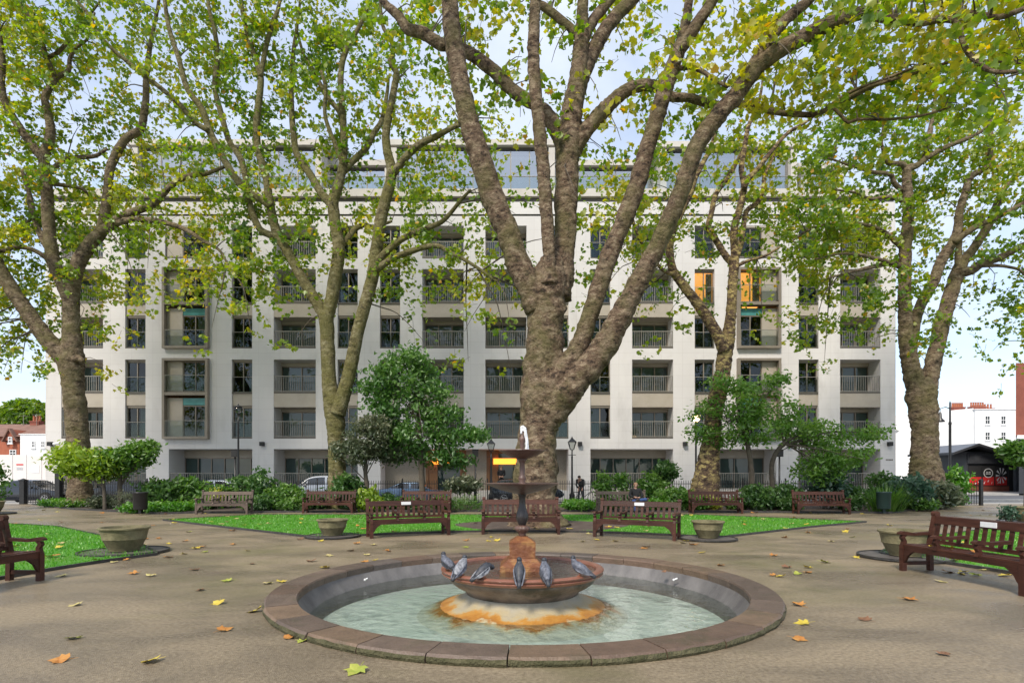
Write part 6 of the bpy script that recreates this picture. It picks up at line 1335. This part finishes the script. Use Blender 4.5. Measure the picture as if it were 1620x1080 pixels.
for i, (a, b_, t_, Y_, c_) in enumerate(((96, 140, 792, 28.5, 'mid'), (138, 182, 786, 27.2, 'grey'), (300, 345, 788, 26.6, 'mid'), (372, 410, 786, 26.2, 'mid'), (395, 440, 782, 25.8, 'dark'), (480, 520, 778, 26.8, 'dark'), (555, 585, 776, 27.5, 'mid'), (596, 640, 782, 26.8, 'dark'), (630, 670, 786, 26.4, 'mid'), (684, 716, 784, 26.5, 'mid'), (944, 980, 786, 26.4, 'mid'), (1020, 1062, 788, 25.7, 'bright'), (1090, 1120, 786, 26.2, 'bright'), (1150, 1185, 786, 26.5, 'mid'), (1236, 1270, 786, 25.6, 'dark'), (1330, 1366, 786, 25.8, 'dark'), (1440, 1480, 788, 26.0, 'mid'), (1480, 1520, 780, 29.0, 'dark'))):
    near = ('plane tree by the gate', 'lime maple', 'weathered bench', 'tall street lamp', 'pointed shrub', 'mossy plane', 'lime clump', 'steel blue coupe', 'half hidden bench', 'flat-topped shrub', 'thin upright shrub', 'seated man', 'flaking plane', 'dogwood stems', 'last dark bench', 'strappy clump', 'thick trunk by the kiosk', 'side gate')[i]
    sh('low_shrub', 'low %s green shrub filling the bed by the %s' % ({'mid': 'mid', 'grey': 'grey', 'dark': 'dark', 'bright': 'bright'}[c_], near), a, b_, t_, Y_, c_, .085, 700)
# strap-leaved clump
e = empty('strap_leaf_clump', (fx(1402, 24.9), 24.9, .05), 0, 'large clump of arching strap leaves behind the dark green bin', 'plant'); Vs = []; Ts = []; ti = []
for k in range(420):
    a = rng.uniform(0, 6.28); L_ = rng.uniform(.7, 1.5); r0 = rng.uniform(0, .5); bx = fx(1402, 24.9) + 1.1 * r0 * math.cos(a) * rng.uniform(.3, 1.6); by = 24.9 + r0 * math.sin(a) * .8; w_ = rng.uniform(.018, .032); out = rng.uniform(.25, .8)
    pr = None
    for i in range(6):
        t = i / 5; rr = out * L_ * t; z = .05 + L_ * (1.15 * t - .75 * out * t * t); c = np.array([bx + rr * math.cos(a), by + rr * math.sin(a), max(z, .06)]); sdv = np.array([-math.sin(a), math.cos(a), 0]) * w_ * (1 - t * .85)
        Vs += [c - sdv, c + sdv]
        if i: q = len(Vs) - 4; Ts += [(q, q + 1, q + 3), (q, q + 3, q + 2)]
    ti += [float(np.clip(rng.normal(.5, .25), 0, 1))] * 10
tri_mesh('leaves', np.array(Vs), np.array(Ts), M['sh_mid'], ti, 1, e, True, 'stuff')
# small trees
def small_tree(name, label, trunk, ells, col, lsize, n, up=.5, branches=10, outline=OVAL, m='twig', spread=1.7, group=None):
    # trunk: [(px,py,rpx)...] at depth; ells: (px,py,rxpx,rypx,share)
    Y = trunk[0]; pts = [Wp(x, y, Y) for x, y, r in trunk[1]]; pts[0].z = -.02
    e = empty(name, (pts[0].x, Y, 0), 0, label, 'tree', group); b = MB(); c = catmull([(*p, t[2] * Y / F) for p, t in zip(pts, trunk[1])], .12); b.tube([p[:3] for p in c], [p[3] for p in c], 10, True, 0, .1)
    allP = []; allg = []
    for (px, py, rx, ry, share) in ells:
        ce = Wp(px, py, Y + rng.normal(0, .25)); k = Y / F; q = rng.integers(max(1, len(c) // 2), len(c)); s0 = Vector(c[q][:3])
        for j in range(max(1, branches // len(ells))):
            en = ce + Vector((rng.normal(0, rx * k * .5), rng.normal(0, rx * k * .5), rng.normal(0, ry * k * .4))); mid = s0.lerp(en, .5) + Vector((0, 0, .12)); b.tube([s0, mid, en], [.03, .02, .008], 5, False)
        P, g = cloud(tuple(ce), (rx * k, rx * k * .8, ry * k), int(n * share), max(6, int(n * share / 30)), lsize * spread); allP.append(P); allg.append(g)
    P = np.concatenate(allP); g = np.concatenate(allg); z0, z1 = P[:, 2].min(), P[:, 2].max()
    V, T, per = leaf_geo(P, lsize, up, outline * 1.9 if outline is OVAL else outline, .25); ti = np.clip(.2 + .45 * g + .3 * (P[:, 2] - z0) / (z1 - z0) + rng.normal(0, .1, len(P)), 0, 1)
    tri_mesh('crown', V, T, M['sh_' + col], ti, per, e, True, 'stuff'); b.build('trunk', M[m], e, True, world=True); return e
small_tree('maple_tree', 'small lime green flat-topped maple in front of the plane tree by the gate', (26.5, [(166, 808, 3), (165, 780, 2.5), (162, 755, 2.2), (160, 738, 2)]), [(120, 728, 34, 16, .35), (158, 735, 36, 18, .35), (108, 712, 22, 8, .1), (140, 745, 30, 12, .2)], 'lime', .12, 3600, .8)
small_tree('maple_tree', 'small green flat-topped maple beside the lime one', (26.9, [(189, 806, 4), (190, 780, 3.5), (190, 755, 3), (192, 738, 2.5)]), [(200, 727, 32, 18, .4), (218, 715, 22, 12, .25), (185, 745, 26, 10, .15), (232, 705, 10, 8, .08), (170, 722, 16, 10, .12)], 'mid', .11, 3400, .8)
small_tree('weeping_tree', 'dark green weeping tree with dense drooping crown behind the benches', (27.6, [(668, 806, 6), (668, 780, 5), (667, 745, 4.5), (664, 690, 4), (660, 640, 3), (652, 590, 2)]), [(x_, y_, a_, b_, 1 / 16) for x_, y_, a_, b_ in ((645, 568, 26, 14), (615, 590, 28, 14), (670, 588, 24, 16), (640, 610, 36, 18), (598, 618, 22, 14), (690, 620, 28, 18), (650, 645, 40, 20), (600, 655, 24, 20), (700, 655, 34, 18), (655, 685, 36, 20), (712, 690, 30, 16), (745, 688, 20, 8), (680, 715, 40, 16), (715, 728, 26, 10), (635, 715, 26, 16), (625, 685, 22, 16))], 'weep', .12, 8800, .1, 34, spread=2.0)
small_tree('variegated_tree', 'olive variegated small tree in front of the mossy plane', (26.9, [(581, 806, 4), (581, 775, 3.6), (578, 745, 3), (580, 720, 2.5)]), [(585, 695, 40, 24, .4), (560, 715, 30, 18, .2), (615, 712, 32, 20, .25), (590, 672, 26, 14, .15)], 'grey', .09, 5600, .4)
small_tree('dogwood_tree', 'spreading light green small tree with bent dark stem beside the last bench', (26.2, [(1186, 808, 5), (1190, 770, 4), (1188, 735, 4), (1182, 700, 3.5), (1172, 660, 3), (1165, 630, 2)]), [(1160, 640, 52, 28, .24), (1205, 615, 40, 16, .1), (1130, 690, 36, 16, .12), (1190, 680, 50, 22, .2), (1225, 655, 40, 20, .14), (1150, 610, 36, 16, .1), (1105, 665, 14, 22, .05), (1230, 598, 14, 6, .05)], 'airy', .10, 4600, .75, 26, spread=2.0)
small_tree('dogwood_tree', 'wide tiered green small tree above the last dark bench', (26.6, [(1226, 806, 4), (1222, 770, 4), (1222, 730, 3.5), (1240, 700, 3), (1262, 690, 2)]), [(1290, 690, 50, 22, .28), (1330, 720, 44, 26, .25), (1360, 690, 32, 9, .1), (1300, 740, 36, 26, .2), (1250, 675, 30, 14, .12), (1385, 682, 14, 5, .05)], 'airy', .10, 4400, .75, 26, spread=2.0)

# ---------------- fallen leaves ----------------
def fallen_mesh(k, col):
    r_ = random.Random(k * 31 + 5); b = MB(); o = LEAF_OUT; vs = []
    for (x, y) in o: vs.append((x * .17, y * .17, .006 + .05 * abs(x) * r_.uniform(.3, 1.4) + .05 * y * y * r_.uniform(-.2, 1.2)))
    b.add(vs + [(0, 0, .008)], [(len(o), i, (i + 1) % len(o)) for i in range(len(o))]); b.tube([(0, -.07, .008), (.01, -.12, .014), (.02, -.16, .012)], [.003, .003, .002], 4, False)
    return b.mesh('fallen_leaf', col, False)
FL = {'yellow': mat('leaf_yellow', (.42, .30, .025), .6, (.52, .42, .06), 20), 'orange': mat('leaf_orange', (.34, .12, .02), .6, (.45, .22, .05), 20), 'brown': mat('leaf_brown', (.12, .055, .025), .7, (.20, .10, .05), 20), 'pale': mat('leaf_pale', (.45, .36, .17), .6, (.36, .32, .10), 20), 'green': mat('leaf_green', (.20, .26, .03), .6, (.34, .34, .06), 20)}
FM = {c: [fallen_mesh(i, m) for i in range(3)] for c, m in FL.items()}
FLC = {'yellow': 'yellow', 'orange': 'orange brown', 'brown': 'dry brown', 'pale': 'pale buff', 'green': 'yellow-green'}
surfn = {'path': 'the tarmac path', 'lawn': 'the lawn grass', 'soil': 'the bare soil under the giant tree'}
LM = [((FX, FY - 3.6), 'the near pool coping'), ((FX, FY + 3.6), 'the far pool coping'), ((-2.75, 15.3), 'the plaque bench'), ((.24, 15.9), 'the bench under the giant tree'), ((3.2, 14.8), 'the bench by the pale pot'), ((6.95, 8.7), 'the leafy bench'), ((-7.5, 7.8), 'the unplaqued corner bench'),
      ((-7.9, 11.8), 'the mossy banded pot'), ((-12, 24), 'the weathered bench'), ((-8, 24.6), 'the bench below the mossy plane'), ((8.6, 24.4), 'the bench under the flaking plane'), ((12.9, 24), 'the last dark bench'), ((15.5, 24), 'the dark green bin'), ((-15.2, 23.6), 'the black litter bin'), ((7.4, 11.2), 'the buff pot'), ((-10, 20), 'the main lawn tip'), ((11, 19), 'the lawn tip by the bin'), ((18, 22), 'the side gate path'), ((-18, 23), 'the railings gate path'), ((-4.8, 14.9), 'the dark green pot'), ((4.9, 14.4), 'the pale pot'), ((4.6, 6.5), 'the leafy bench'), ((-4.6, 6.5), 'the pool coping')]
def fallen(x, y, z, c, surf, s_=1.0):
    o = bpy.data.objects.new('fallen_leaf', FM[c][random.randrange(3)]); COL.objects.link(o); o.location = (x, y, z); o.rotation_euler = (random.gauss(0, .12), random.gauss(0, .12), random.uniform(0, 6.28)); o.scale = (s_, s_, s_ * random.uniform(.5, 1.2))
    nm = min(LM, key=lambda q: math.hypot(q[0][0] - x, q[0][1] - y))[1]; sz = 'large' if s_ > .98 else 'small' if s_ < .78 else 'medium'
    lb = '%s %s fallen leaf on %s near %s' % (sz, FLC[c], {'path': 'the path', 'lawn': 'the grass', 'soil': 'bare soil'}[surf], nm)
    tag(o, lb, 'leaf', lb.replace(' leaf ', ' leaves '))
spots = [(562, 1063, 'green', 1.15), (237, 1047, 'yellow', 1), (93, 1045, 'orange', 1), (115, 1010, 'green', .9), (357, 996, 'orange', 1), (345, 955, 'yellow', 1), (403, 967, 'yellow', 1), (120, 957, 'pale', .9), (460, 1008, 'orange', .9), (478, 1014, 'green', .8), (1441, 949, 'orange', 1.1), (1262, 957, 'orange', 1), (1268, 986, 'yellow', 1), (1266, 1012, 'orange', .9), (1367, 980, 'brown', .9), (1494, 1036, 'brown', .7), (358, 919, 'green', 1), (316, 934, 'brown', .8), (210, 908, 'orange', 1), (400, 892, 'brown', .7), (424, 923, 'pale', .9), (445, 921, 'yellow', .9), (292, 856, 'orange', 1), (1225, 879, 'orange', 1), (1277, 898, 'yellow', .9), (1140, 895, 'orange', .9), (1306, 890, 'green', 1.1), (1500, 905, 'orange', 1.1), (1518, 908, 'yellow', 1), (1488, 920, 'pale', 1), (975, 856, 'yellow', 1), (945, 854, 'yellow', 1), (777, 850, 'yellow', 1), (737, 866, 'green', 1), (615, 872, 'orange', 1), (590, 862, 'pale', 1), (555, 871, 'brown', 1), (1095, 862, 'orange', 1.1), (1110, 874, 'yellow', 1), (1050, 905, 'brown', .6)]
for px, py, c, s_ in spots: g = Gp(px, py); fallen(g.x, g.y, .006, c, 'path', s_ * .88)
cols = ['yellow', 'orange', 'brown', 'pale', 'green']; cnt = {'path': 0, 'lawn': 0, 'soil': 0}
def on(poly, x, y): return bool(in_poly(np.array([[x, y]]), poly)[0])
tries = 0
while (cnt['path'] < 95 or cnt['lawn'] < 75 or cnt['soil'] < 16) and tries < 20000:
    tries += 1; px = random.uniform(0, 1620); py = 806 + 110 * random.random() ** 1.7; g = Gp(px, py); x, y = g.x, g.y
    if math.hypot(x - FX, y - FY) < 3.7: continue
    surf = 'path'; z = .006
    if on(bedL, x, y): continue
    if any(on(p, x, y) for p in (lawnC, lawnL, lawnR)): surf = 'lawn'; z = .06
    if on(soil, x, y): surf = 'soil'; z = .042
    lim = {'path': 95, 'lawn': 75, 'soil': 16}[surf]
    if cnt[surf] >= lim: continue
    cnt[surf] += 1; fallen(x, y, z, random.choices(cols, (3, 4, 2, 3, 1) if surf == 'path' else (4, 2, 1, 4, 1))[0], surf, random.uniform(.65, 1.05))
# leaves lying on the seat of the near bench
for dx_, c in ((.55, 'brown'), (.35, 'yellow'), (-.1, 'orange'), (.62, 'yellow')):
    p = Matrix.Rotation(R(-84), 4, 'Z') @ Vector((-dx_, -.05, 0)); o = bpy.data.objects.new('fallen_leaf', FM[c][0]); COL.objects.link(o); o.location = (6.95 + p.x, 8.72 + p.y, .46); o.rotation_euler = (.3, .2, dx_ * 5); o.scale = (.7, .7, .9)
    tag(o, 'fallen %s leaf lying on a bench seat' % FLC[c], 'leaf', 'leaves on the bench seat')
